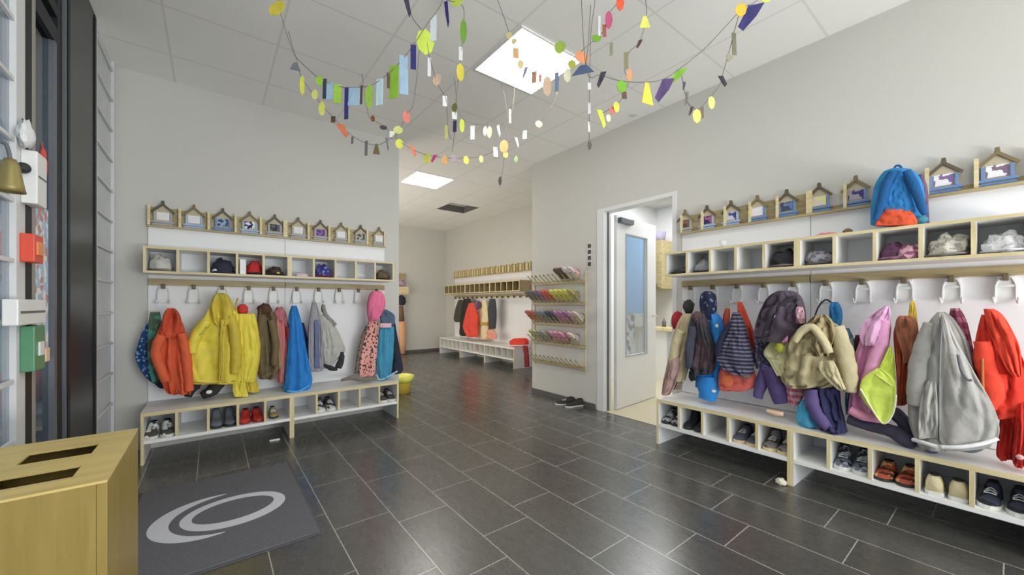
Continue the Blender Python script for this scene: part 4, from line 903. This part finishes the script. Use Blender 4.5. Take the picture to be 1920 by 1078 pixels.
# ================================================================== LIGHT PANELS
EM = emit('panel_light', (1, .97, .92, 1), 12.5)
def panel(x, y, label, g):
    t = T('ceiling_light', label, 'ceiling light', g)
    b = nb(); s = .31
    for q in ((-s, s, -s, -s+.012), (-s, s, s-.012, s), (-s, -s+.012, -s+.012, s-.012), (s-.012, s, -s+.012, s-.012)): box(b, x+q[0], x+q[1], y+q[2], y+q[3], ZC-.012, ZC)
    t.add('frame', b, WMET); t.add('diffuser', bx(x-s+.012, x+s-.012, y-s+.012, y+s-.012, ZC-.009, ZC-.001), EM); t.done()
panel(1.99, 2.37, 'square white glowing ceiling panel above the paper garlands', 'ceiling light panels')
panel(2.63, 5.54, 'square white glowing ceiling panel over the corridor', 'ceiling light panels')
panel(.705, -.78, 'added square glowing ceiling panel, unseen behind the camera', 'ceiling light panels')  # extra panel added out of view to brighten the room
panel(3.27, 8.06, 'square glowing ceiling panel at the corridor end', None) if False else None
def area(name, loc, rot, sx, sy, e, c=(1, 1, 1)):
    d = bpy.data.lights.new(name, 'AREA'); d.shape = 'RECTANGLE'; d.size = sx; d.size_y = sy; d.energy = e; d.color = c
    o = bpy.data.objects.new(name, d); COL.objects.link(o); o.location = loc; o.rotation_euler = rot; return o
# unseen fill light added behind the camera, pointing into the room and slightly up
area('room_fill', (1.45, BY+.05, 1.5), (math.radians(100), 0, math.radians(22)), 2.8, 2.4, 84, (.95, .975, 1))
area('ceiling_fill', (1.45, BY+.06, .7), (math.radians(146), 0, math.radians(12)), 3.0, .7, 112, (1, .97, .93))  # second added fill, aimed up to brighten the ceiling
# unseen fill lights added in the hidden hallway and the room behind the door
area('corridor_fill', (1.05, 6.8, 1.6), (math.radians(98), 0, math.radians(-90)), 3.0, 2.2, 84, (1, .93, .82))
area('washroom_fill', (5.0, 2.75, 2.88), (0, 0, 0), 1.5, 1.5, 58, (.97, .99, 1))
# ================================================================== GARLANDS
def garland(label, pts, flags, d, shade=None, tieL=True, tieR=True, dd=None):
    """pts: points of the string seen at distance d; flags: (u, v, width, length, shape, colour)"""
    t = T('paper_garland', label, 'garland', 'paper garlands under the ceiling')
    dist = (lambda u: d) if dd is None else (lambda u: d+dd*(u-pts[0][0])/max(1, abs(pts[-1][0]-pts[0][0])))
    P = [at_d(u, v, dist(u)) for u, v in pts]
    P = [Vector((p.x, p.y, min(p.z, ZC-.003))) for p in P]
    if tieL and P[0].z < ZC-.02: P.insert(0, Vector((P[0].x-.05, P[0].y, ZC-.003)))
    if tieR and P[-1].z < ZC-.02: P.append(Vector((P[-1].x+.05, P[-1].y, ZC-.003)))
    b = nb(); tube(b, P, .0022, 5, max(2, (len(P)-1)*4)); t.add('string', b, F((105, 100, 92)), sm=True)
    rnd = random.Random(len(label)*7+len(pts))
    for (u, v, w, ln, shp, c) in flags:
        dp = dist(u); top = at_d(u, v, dp); w = w*dp/FL/2; ln = ln*dp/FL; yaw = rnd.uniform(-.4, .4); til = rnd.uniform(-.06, .06)
        if top.z > ZC-.01: top.z = ZC-.01
        ax = Vector((math.cos(-AN+yaw), math.sin(-AN+yaw), til)).normalized(); nn = ax.cross(Vector((0, 0, 1))).normalized()*.0012
        if shp == 'r': o = [(-1, 0), (1, 0), (1, 1), (-1, 1)]
        elif shp == 't': o = [(-1, 0), (1, 0), (.1, 1)]
        elif shp == 'T': o = [(-.3, 0), (.3, 0), (1, 1), (-1, .95)]
        elif shp == 's': o = [(-1, 0), (.2, -.0), (1, .8), (.5, 1), (-.3, .5)]
        elif shp == 'S': o = [(1, 0), (-.2, -.0), (-1, .8), (-.6, 1), (.4, .5)]
        else: o = [(0, 0), (.75, .18), (1, .5), (.7, .85), (0, 1), (-.7, .85), (-1, .5), (-.75, .18)]
        b = nb()
        def q(x, y, s): return top+ax*x*w-Vector((0, 0, 1))*y*ln+nn*(s+6*math.sin(y*2.5)*(1 if s else 1))
        A = [b.verts.new(q(x, y, 1)) for x, y in o]; B = [b.verts.new(q(x, y, -1)) for x, y in o]
        b.faces.new(A); b.faces.new(B[::-1])
        for i in range(len(A)): j = (i+1) % len(A); b.faces.new((A[i], A[j], B[j], B[i]))
        t.add('paper_flag', b, F(c))
    return t.done()
G, LB, NB, BR, YL, OG, LG, GR, DK, WH, PI_, PE, PUR = (125, 165, 30), (128, 152, 170), (46, 44, 98), (85, 68, 55), (215, 200, 60), (215, 110, 70), (170, 190, 50), (105, 105, 105), (70, 66, 78), (215, 210, 195), (200, 105, 130), (225, 165, 135), (78, 62, 100)
garland('garland with long green, pale blue and navy paper strips at the left', [(521, -6), (530, 40), (548, 92), (556, 108), (590, 140), (615, 156), (650, 164), (695, 160), (735, 132), (770, 92), (800, 46), (832, -4)],
    [(521, 2, 40, 28, 'd', (200, 180, 30)), (554, 117, 18, 16, 'T', (90, 92, 100)), (600, 142, 14, 20, 'd', G), (609, 148, 7, 38, 'r', (50, 55, 70)), (618, 155, 14, 32, 'r', LB), (633, 158, 13, 36, 'r', G), (650, 164, 8, 60, 'r', NB), (664, 165, 22, 34, 'r', LB), (678, 160, 5, 36, 'r', BR),
     (693, 157, 14, 48, 'd', G), (712, 148, 14, 50, 'r', (165, 190, 205)), (728, 136, 5, 30, 'r', BR), (739, 123, 20, 62, 'r', G), (757, 104, 16, 74, 'r', LB), (775, 84, 10, 47, 'r', NB), (813, 30, 12, 48, 'r', (185, 200, 215))], 2.05)
garland('garland of dark and navy paper pieces above the long strips', [(748, -8), (760, 0), (775, 36), (797, 66), (806, 110), (822, 160), (836, 185), (840, 240), (846, 262)],
    [(764, -4, 16, 38, 's', (66, 60, 74)), (797, 54, 34, 50, 'd', LG), (805, 108, 6, 36, 'r', WH), (820, 138, 16, 24, 'd', PE), (834, 180, 8, 20, 'r', (205, 205, 215)), (837, 235, 6, 26, 'r', (160, 155, 90))], 2.2, tieR=False)
garland('short garland with one navy strip and a green tip above the middle', [(826, -8), (838, 0), (868, 12), (868, 60), (863, 120), (856, 180), (852, 250), (848, 285)],
    [(838, 2, 12, 52, 's', NB), (858, -12, 24, 26, 'd', LG), (869, 35, 13, 48, 'd', (100, 140, 35)), (864, 88, 7, 26, 'r', WH), (863, 118, 15, 36, 'd', (190, 175, 40)), (853, 193, 12, 18, 'd', (100, 100, 50)), (852, 210, 9, 14, 'r', (225, 220, 190)), (853, 226, 7, 22, 'r', (55, 48, 70)), (866, 222, 10, 28, 'd', (180, 190, 60))], 2.35, tieR=False)
garland('low sagging garland with small yellow and orange scraps at the left', [(556, 112), (566, 146), (600, 192), (640, 236), (672, 262), (705, 272), (728, 262), (748, 246), (762, 214), (776, 190)],
    [(567, 140, 9, 40, 'd', (190, 205, 50)), (591, 168, 12, 20, 'd', (220, 210, 90)), (604, 190, 12, 28, 'd', (222, 210, 70)), (625, 218, 8, 12, 'r', BR), (642, 233, 26, 26, 's', OG), (661, 256, 5, 14, 'r', GR), (687, 264, 6, 28, 'r', GR), (706, 270, 13, 20, 'T', (100, 88, 60)), (726, 258, 7, 26, 's', GR), (747, 236, 18, 16, 'd', (215, 210, 110)), (762, 208, 15, 24, 'd', (215, 115, 100))], 2.75)
garland('garland of tiny orange, yellow and pink scraps sagging over the corridor mouth', [(690, 212), (699, 224), (722, 238), (748, 264), (773, 280), (800, 290), (840, 296), (880, 296), (912, 290), (940, 274), (968, 256), (985, 245), (1010, 228), (1040, 190)],
    [(699, 216, 8, 13, 'd', (120, 75, 50)), (719, 235, 14, 9, 'd', (75, 65, 80)), (735, 246, 9, 12, 'r', (215, 210, 175)), (749, 260, 15, 20, 'd', YL), (774, 274, 14, 20, 's', OG), (800, 288, 12, 18, 'r', YL), (814, 290, 12, 16, 'S', (165, 60, 95)), (834, 292, 11, 17, 'd', (190, 140, 70)), (852, 290, 16, 14, 'd', (200, 170, 185)), (874, 292, 11, 17, 'd', YL), (902, 291, 9, 15, 'd', (175, 175, 110)),
     (929, 276, 9, 18, 'r', WH), (945, 262, 17, 26, 'd', (205, 160, 100)), (948, 284, 10, 13, 'd', (200, 200, 90)), (969, 258, 8, 20, 's', WH), (968, 292, 8, 14, 'd', (150, 175, 120)), (984, 245, 8, 16, 'r', (210, 208, 200)), (1010, 226, 14, 14, 'd', (205, 175, 135))], 3.25)
garland('short garland with three white paper tags over the corridor', [(862, 214), (885, 230), (910, 234), (935, 234), (958, 214)],
    [(886, 236, 8, 26, 'r', WH), (910, 236, 8, 20, 'd', (215, 205, 190)), (918, 236, 10, 24, 'd', (225, 205, 150)), (935, 234, 9, 24, 's', WH)], 3.3)
garland('thin string with a dark knot hanging in front of the corridor light', [(950, 205), (948, 260), (945, 300), (940, 335), (937, 352)], [(938, 330, 7, 18, 'd', (85, 85, 75)), (956, 205, 4, 26, 'r', (195, 200, 205))], 3.4, tieR=False)
garland('garland of small tan and orange scraps crossing the bright ceiling panel', [(944, 30), (955, 62), (966, 90), (978, 122), (1000, 138), (1025, 146), (1050, 142), (1072, 122), (1086, 108), (1098, 126)],
    [(955, 60, 12, 14, 'd', (175, 165, 110)), (964, 72, 11, 12, 'd', (190, 175, 120)), (967, 90, 11, 20, 'r', (185, 150, 95)), (976, 112, 12, 18, 'd', (190, 170, 110)), (985, 126, 11, 22, 'S', (130, 135, 150)), (1002, 134, 9, 22, 'r', (180, 130, 90)), (1013, 140, 5, 14, 'r', (190, 140, 120)), (1026, 142, 17, 40, 'd', PE), (1044, 136, 7, 36, 'r', (105, 120, 145)), (1064, 128, 14, 28, 'd', (205, 190, 160)), (1090, 96, 30, 24, 'd', (215, 125, 80)), (1072, 112, 16, 18, 'd', (150, 155, 50)), (1050, 76, 22, 26, 'd', (140, 168, 55))], 2.45)
garland('garland with a navy triangle, yellow flag and purple flag along the right', [(1098, 122), (1127, 140), (1165, 152), (1213, 154), (1245, 148), (1273, 130), (1320, 92), (1360, 50), (1392, 16), (1425, -10)],
    [(1093, 122, 42, 18, 'T', (70, 85, 110)), (1128, 135, 18, 30, 'S', (62, 56, 66)), (1165, 150, 22, 25, 'd', (100, 150, 30)), (1170, 172, 10, 14, 'r', BR), (1213, 155, 27, 42, 'T', (205, 175, 25)), (1246, 148, 36, 44, 'S', PUR), (1273, 130, 30, 24, 'S', (110, 160, 30)), (1389, 6, 20, 27, 'd', (210, 165, 25)), (1408, 10, 44, 46, 'S', (58, 54, 104)), (1432, -14, 30, 20, 'd', LG)], 2.0)
garland('garland dropping down at the right with a dark wedge and pale yellow flags', [(1386, 26), (1375, 66), (1365, 105), (1355, 140), (1350, 158), (1332, 182), (1310, 204), (1292, 196), (1284, 172), (1278, 140)],
    [(1376, 62, 9, 42, 'r', (105, 100, 80)), (1366, 100, 12, 16, 'd', (130, 125, 105)), (1354, 142, 16, 22, 's', (52, 50, 58)), (1333, 180, 14, 26, 'd', (175, 190, 95)), (1316, 200, 6, 22, 'r', (110, 95, 80)), (1306, 204, 16, 28, 'd', (215, 205, 80)), (1296, 200, 10, 18, 'S', (85, 70, 75)), (1287, 172, 9, 28, 'S', (105, 100, 95)), (1282, 153, 8, 18, 'S', (72, 72, 82))], 2.1, tieL=False, tieR=False)
garland('garland of pink, red and green scraps at the top right of the middle', [(1168, -8), (1160, 4), (1142, 26), (1133, 55), (1120, 70), (1090, 96)],
    [(1162, -8, 15, 30, 'd', (200, 75, 35)), (1141, 20, 14, 36, 'd', (165, 70, 105)), (1133, 46, 7, 24, 'r', (140, 75, 60)), (1118, 65, 19, 15, 'd', (95, 140, 30)), (1146, 80, 6, 25, 'r', (120, 118, 95)), (1124, 30, 4, 38, 'r', (220, 215, 205))], 2.15, tieR=False)
garland('garland of lime and yellow scraps falling in the centre right', [(1212, 12), (1210, 44), (1198, 80), (1178, 100), (1172, 135), (1180, 150), (1165, 186), (1150, 200), (1127, 214)],
    [(1209, 30, 20, 24, 'T', (190, 190, 70)), (1199, 75, 12, 16, 'S', (85, 60, 62)), (1174, 98, 8, 32, 'r', (125, 122, 90)), (1180, 128, 11, 26, 'd', (215, 140, 90)), (1155, 190, 13, 22, 'd', (215, 190, 60)), (1148, 200, 12, 16, 'd', (205, 105, 100)), (1127, 206, 17, 36, 's', (190, 200, 50)), (1140, 214, 10, 16, 'd', (205, 190, 170)), (1186, 214, 18, 6, 'd', (120, 120, 115))], 2.3, tieR=False)
garland('long thin thread with white beads and a dark weight at the end', [(1116, -6), (1108, 60), (1106, 140), (1105, 200), (1105, 270)], [(1105, 155, 6, 14, 'r', WH), (1105, 192, 5, 22, 'r', WH), (1104, 228, 4, 20, 'r', (205, 205, 205)), (1105, 264, 8, 18, 'd', (95, 88, 85))], 2.3, tieR=False)
# ================================================================== ENTRANCE: waste bin, mat, door controls
BZ = .76; bx0, bx1, by0, by1 = -.53, -.21, 1.41, 1.93
t = T('waste_bin', 'light wooden waste sorting bin with two slots in the top, beside the mat', 'waste bin')
b = nb(); sl = [(-.475, -.285, 1.49, 1.585), (-.43, -.285, 1.69, 1.80)]
ys = [by0]; 
for s in sl: ys += [s[2], s[3]]
ys.append(by1)
for a, c in ((0, 1), (2, 3), (4, 5)): box(b, bx0, bx1, ys[a], ys[c], BZ-.006, BZ)
for s in sl: box(b, bx0, s[0], s[2], s[3], BZ-.006, BZ); box(b, s[1], bx1, s[2], s[3], BZ-.006, BZ)
t.add('lid', b, wood('lid_maple', col(184, 160, 92), col(168, 145, 76), 0, .4))
t.add('front_panel', bx(bx0+.02, bx1-.02, by0, by0+.02, .0, BZ-.006), BINW)
t.add('rear_panel', bx(bx0+.02, bx1-.02, by1-.02, by1, .0, BZ-.006), BINW)
t.add('side_panel', bx(bx1-.02, bx1, by0, by1, .0, BZ-.006, bev=.002), BINW)
t.add('side_panel', bx(bx0, bx0+.02, by0, by1, .0, BZ-.006), BINW)
t.add('inner_divider', bx(bx0+.02, bx1-.02, 1.62, 1.635, .02, BZ-.04), plain('bin_inner', col(110, 85, 50), .7))
t.add('liner', bx(bx0+.03, bx1-.03, by0+.03, 1.61, .02, BZ-.12), plain('liner_dark', (.04, .03, .02, 1), .8))
t.add('liner', bx(bx0+.03, bx1-.03, 1.645, by1-.03, .02, BZ-.12), plain('liner_dark', (.04, .03, .02, 1), .8))
t.done()
# mat with ring mark
MX0, MX1, MY0, MY1 = -.365, .466, 2.225, 3.39
MATM = plain('mat_grey', col(84, 84, 89), .95, var=.3, scale=110, bump=.5)
t = T('door_mat', 'grey textile entrance mat with a pale ring emblem, in front of the bin', 'mat')
t.add('pile', bx(MX0+.015, MX1-.015, MY0+.015, MY1-.015, .0, .011, bev=.003), MATM)
b = nb()
for q in ((MX0, MX1, MY0, MY0+.016), (MX0, MX1, MY1-.016, MY1), (MX0, MX0+.016, MY0+.016, MY1-.016), (MX1-.016, MX1, MY0+.016, MY1-.016)): box(b, q[0], q[1], q[2], q[3], 0, .006)
t.add('rubber_border', b, plain('mat_border', (.10, .10, .105, 1), .8))
MK = plain('mat_mark', col(172, 172, 178), .95, var=.12, scale=200)
def band(cs, ws, closed):
    """flat band on the mat; cs centre points, ws half widths"""
    b = nb(); n = len(cs); L = []; R = []
    for i in range(n):
        a = cs[(i-1) % n] if closed else cs[max(i-1, 0)]; c = cs[(i+1) % n] if closed else cs[min(i+1, n-1)]
        tn = (Vector(c)-Vector(a)).normalized(); nr = Vector((-tn.y, tn.x))
        L.append(Vector(cs[i])+nr*ws[i]); R.append(Vector(cs[i])-nr*ws[i])
    tops = [[b.verts.new((p.x, p.y, .0118)) for p in S] for S in (L, R)]; bots = [[b.verts.new((p.x, p.y, .0105)) for p in S] for S in (L, R)]
    for i in range(n if closed else n-1):
        j = (i+1) % n
        b.faces.new((tops[0][i], tops[0][j], tops[1][j], tops[1][i])); b.faces.new((tops[0][i], bots[0][i], bots[0][j], tops[0][j])); b.faces.new((tops[1][i], tops[1][j], bots[1][j], bots[1][i]))
    return b
def mp(cx, cy): p = on_z(cx/3, 780+cy/3, .0115); return (p.x, p.y)
# ring O : outer and inner edge measured on the mat, as ellipses in the mat plane
oc = (.108, 2.775); A = []; Wd = []
for i in range(72):
    th = 2*PI*i/72
    A.append((oc[0]+.222*math.cos(th), oc[1]+.165*math.sin(th))); Wd.append(.026+.012*max(0, math.cos(th+PI/2-.3)))
t.add('ring_mark', band(A, Wd, True), MK)
A = []; Wd = []; cc = (.045, 2.782); nA = 50
for i in range(nA+1):
    f = i/nA; th = math.radians(84)+math.radians(188)*f
    A.append((cc[0]+.272*math.cos(th), cc[1]+.25*math.sin(th)+.0)); Wd.append(.003+.040*math.sin(PI*f)**.9)
t.add('crescent_mark', band(A, Wd, False), MK)
t.done()
# door controls on the post by the entrance door, mounted on a slim white trunking
PX = EX
def dbox(name, label, cat, y0, y1, z0, z1, o, mat, extra=None):
    t = T(name, label, cat); t.add('housing', bx(PX, PX+o, y0, y1, z0, z1, bev=.004), mat)
    for e in (extra or []): t.add(e[0], e[1], e[2])
    return t.done()
def zz(v, d=1.64): return CH+(HV-v)/FL*d
RDP = plain('alarm_red', col(190, 58, 30), .4); GNP = plain('exit_green', col(65, 118, 85), .4)
dbox('fire_alarm_call_point', 'red square fire alarm call point on the post beside the glass door', 'alarm button', 2.44, 2.545, zz(494), zz(443), .04, RDP,
     [('button', bx(PX+.04, PX+.045, 2.46, 2.525, zz(480), zz(456)), plain('btn', col(220, 120, 60), .4))])
dbox('emergency_release_box', 'green emergency door release box on the post below the white box', 'door release', 2.44, 2.565, zz(692), zz(610), .04, GNP,
     [('button', bx(PX+.04, PX+.046, 2.48, 2.53, zz(665), zz(640)), WMET), ('key_cover', bx(PX+.0, PX+.04, 2.58, 2.63, zz(682), zz(655), bev=.004), plain('peach', col(205, 160, 135), .5))])
dbox('junction_box', 'long white control box just above the green release box', 'control box', 2.27, 2.575, zz(606), zz(562), .04, WMET,
     [('cover_line', bx(PX+.04, PX+.042, 2.29, 2.56, zz(586), zz(582)), GREYM)])
dbox('card_reader', 'tall white control box with a black knob above the red alarm', 'control box', 2.45, 2.565, zz(388), zz(292), .045, WMET,
     [('cover_line', bx(PX+.045, PX+.047, 2.46, 2.555, zz(338), zz(335)), GREYM),
      ('knob', (lambda b: (blob(b, (PX+.012, 2.43, zz(328)), (.022, .02, .022), 0, 1, 16, 8), b)[1])(nb()), BS)])
t = T('brass_bell', 'small brass bell hanging at the left picture edge beside the white box', 'bell')
c = Vector((EX+.03, 2.235, zz(372, 1.5)))
b = nb(); lathe(b, c, [(.001, .12), (.014, .12), (.022, .10), (.028, .06), (.034, .02), (.038, .0), (.032, .0), (.02, .05), (.001, .06)], 22); t.add('bell_body', b, plain('brass', col(125, 112, 62), .45, .4), sm=True)
b = nb(); tube(b, [c+Vector((0, 0, .12)), c+Vector((-.01, 0, .17)), c+Vector((-.04, 0, .18))], .006, 7); t.add('hanger', b, GREYM, sm=True); t.done()
t = T('felt_tassel', 'fluffy white tassel above the tall white control box', 'tassel'); b = nb(); blob(b, (EX+.022, 2.42, zz(268)), (.02, .05, .055), .4, 6, 18, 10); t.add('felt_tassel', b, F((190, 190, 190)), sm=True); t.done()
one('window_sticker', 'red bird sticker on the entrance door glass', 'sticker', (lambda b: (blob(b, (EX-.017, 2.80, zz(315, 1.86)), (.003, .05, .085), .6, 8, 18, 10), b)[1])(nb()), plain('sticker_red', col(200, 50, 30), .5))
one('window_picture', 'strip of pastel children drawings taped to the entrance door glass', 'picture', bx(EX-.019, EX-.016, 2.63, 2.86, .95, 1.66), F((150, 165, 185), 'patch', (190, 195, 200), (175, 120, 110), 1.0))
# ================================================================== floor odds and ends
p = Vector((2.06, 5.08, 0))
t = T('yellow_bucket', 'yellow bucket with a lime green liner on the floor behind the left wall end', 'bucket')
b = nb(); lathe(b, p, [(.001, .0), (.085, .0), (.115, .19), (.12, .2), (.11, .2), (.08, .02), (.001, .02)], 28); t.add('bucket_body', b, plain('bucket_yellow', col(195, 165, 35), .4), sm=True)
b = nb(); lathe(b, p+Vector((0, 0, .15)), [(.1, .02), (.126, .0), (.14, .05), (.13, .09), (.09, .10), (.06, .07), (.001, .05)], 28, .5, 3); t.add('liner', b, plain('liner_lime', col(215, 220, 60), .5), sm=True); t.done()
p = on_z(515, 826); b = nb(); box(b, p.x-.04, p.x+.04, p.y-.012, p.y+.012, .0, .012, .004); one('door_stop', 'small white strip lying on the tiles under the left bench', 'strip', b, WMET)
p = on_z(1464, 908); b = nb(); blob(b, (p.x, p.y, .018), (.03, .03, .022), .5, 9, 16, 9, zmin=.001); one('crumpled_tissue', 'crumpled white tissue on the floor at the foot of the right bench', 'tissue', b, F((190, 185, 165)), sm=True)
# ---- far wall: narrow shelf with clothes at the left edge of the corridor view
t = T('narrow_coat_rack', 'narrow coat rack on the far corridor wall, half hidden by the left wall end', 'coat rack')
FY = 9.1
t.add('back_panel', bx(3.1, 3.73, FY-.02, FY, .5, 1.95), PANEL); t.add('top_rail', bx(3.1, 3.73, FY-.05, FY-.02, 1.78, 1.95), WOODDY if False else WOODD)
t.add('shelf', bx(3.1, 3.73, FY-.25, FY-.02, 1.44, 1.62), WOODH); t.done()
b = nb(); blob(b, (3.60, FY-.14, 1.70), (.1, .08, .07), .3, 3, zmin=1.625); one('mauve_bag', 'mauve bag on the narrow far rack', 'bag', b, F((150, 125, 150)), sm=True)
def fard(name, label, cat, rows, c):
    b = nb(); rings = []
    for z, x0, x1 in rows:
        rings.append([Vector(((x0+x1)/2-(x1-x0)/2*math.cos(a), FY-.10-.07*math.sin(a), z)) for a in [2*PI*j/20 for j in range(20)]])
    grid_faces(b, rings); one(name, label, cat, b, F(c), sm=True)
fard('black_hat', 'black hat hanging on the narrow far rack', 'hat', [(1.42, 3.58, 3.62), (1.36, 3.52, 3.70), (1.25, 3.5, 3.72), (1.18, 3.54, 3.68)], (45, 45, 48))
fard('brown_coat', 'brown coat on the narrow far rack below the black hat', 'coat', [(1.17, 3.55, 3.64), (1.0, 3.5, 3.67), (.8, 3.5, 3.68)], (105, 82, 62))
fard('apricot_trousers', 'apricot trousers at the bottom of the narrow far rack', 'trousers', [(.79, 3.52, 3.70), (.55, 3.54, 3.72), (.3, 3.56, 3.71), (.01, 3.57, 3.70)], (190, 140, 100))
# ---- things in the room behind the door
t = T('wall_cabinet', 'wooden wall cabinet in the room behind the door', 'cabinet'); t.add('body', bx(5.75, 6.295, 3.48, 3.915, 1.46, 2.25), WOODDY); t.add('door', bx(5.73, 5.75, 3.5, 3.9, 1.48, 2.23), WOODDY)
t.add('knob', bx(5.715, 5.73, 3.53, 3.55, 1.5, 1.53), CHROME, up=1); t.done()
t = T('storage_basket', 'grey violet basket on top of the wall cabinet', 'basket'); b = nb(); lathe(b, (6.0, 3.7, 2.251), [(.001, 0), (.11, 0), (.14, .17), (.13, .17), (.1, .02)], 18, .2, 2); t.add('storage_basket', b, F((130, 125, 145)), sm=True); t.done()
t = T('washing_counter', 'white counter with wooden top in the room behind the door', 'counter')
t.add('worktop', bx(5.65, 6.295, 2.7, 3.915, .78, .83, bev=.004), WOOD); t.add('cupboard', bx(5.72, 6.295, 2.75, 3.915, .004, .78), WHITE); t.add('door', bx(5.70, 5.72, 2.8, 3.35, .1, .75), plain('cup_grey', (.5, .52, .55, 1), .5)); t.done()
one('blue_wall_picture', 'small blue framed picture above the washing counter', 'picture', bx(6.285, 6.30, 3.32, 3.48, 1.11, 1.25), plain('pic_blue', col(80, 120, 160), .5))
for k, (y, c, h, n) in enumerate(((3.1, (60, 60, 66), .16, 'dark'), (3.25, (200, 200, 200), .12, 'white'), (3.40, (110, 140, 160), .18, 'blue grey'), (3.55, (90, 80, 80), .14, 'brown'))):
    b = nb(); lathe(b, (5.95, y, .831), [(.001, 0), (.032, 0), (.034, h*.6), (.014, h*.75), (.014, h), (.001, h)], 16); one('soap_bottle', '%s bottle on the washing counter' % n, 'bottle', b, plain('btl%d' % k, col(*c), .4), sm=True, group='bottles on the washing counter')
t = T('blue_reflection_box', 'tall blue framed box added for the window reflection in the open door pane', 'cupboard')  # blue box stands in for the window reflection in the door pane
t.add('frame', bx(5.38, 5.62, 3.60, 3.92, 1.06, 2.42), plain('reflection_blue', col(70, 130, 175), .5)); t.add('pane', bx(5.44, 5.56, 3.59, 3.60, 2.0, 2.3), WMET); t.done()
t = T('drawing_board', 'pinboard with grey childrens drawings seen through the door pane', 'pinboard')
t.add('board', bx(5.28, 5.63, 3.896, 3.915, .01, 1.04), F((200, 205, 215), 'patch', (80, 85, 100), (150, 160, 165), 2.2))
for x, z in ((5.32, .75), (5.48, .5)): t.add('drawing', bx(x, x+.12, 3.892, 3.896, z, z+.18), plain('paper', (.75, .75, .7, 1), .8))
t.done()
# ================================================================== WORLD, CAMERA, RENDER LOOK
w = bpy.data.worlds.new('World'); scn.world = w; w.use_nodes = True
bg = w.node_tree.nodes['Background']; bg.inputs['Color'].default_value = (.62, .74, .85, 1); bg.inputs['Strength'].default_value = .95
cd = bpy.data.cameras.new('Camera'); cd.sensor_fit = 'HORIZONTAL'; cd.sensor_width = 36; cd.lens = FL/1920*36
cd.shift_y = (HV-539)/1920; cd.clip_start = .05
co = bpy.data.objects.new('Camera', cd); COL.objects.link(co); co.location = CAM; co.rotation_euler = (PI/2, 0, -AN); scn.camera = co
vs = scn.view_settings; vs.view_transform = 'Standard'; vs.look = 'None'; vs.gamma = 1; vs.use_curve_mapping = False; vs.exposure = 0
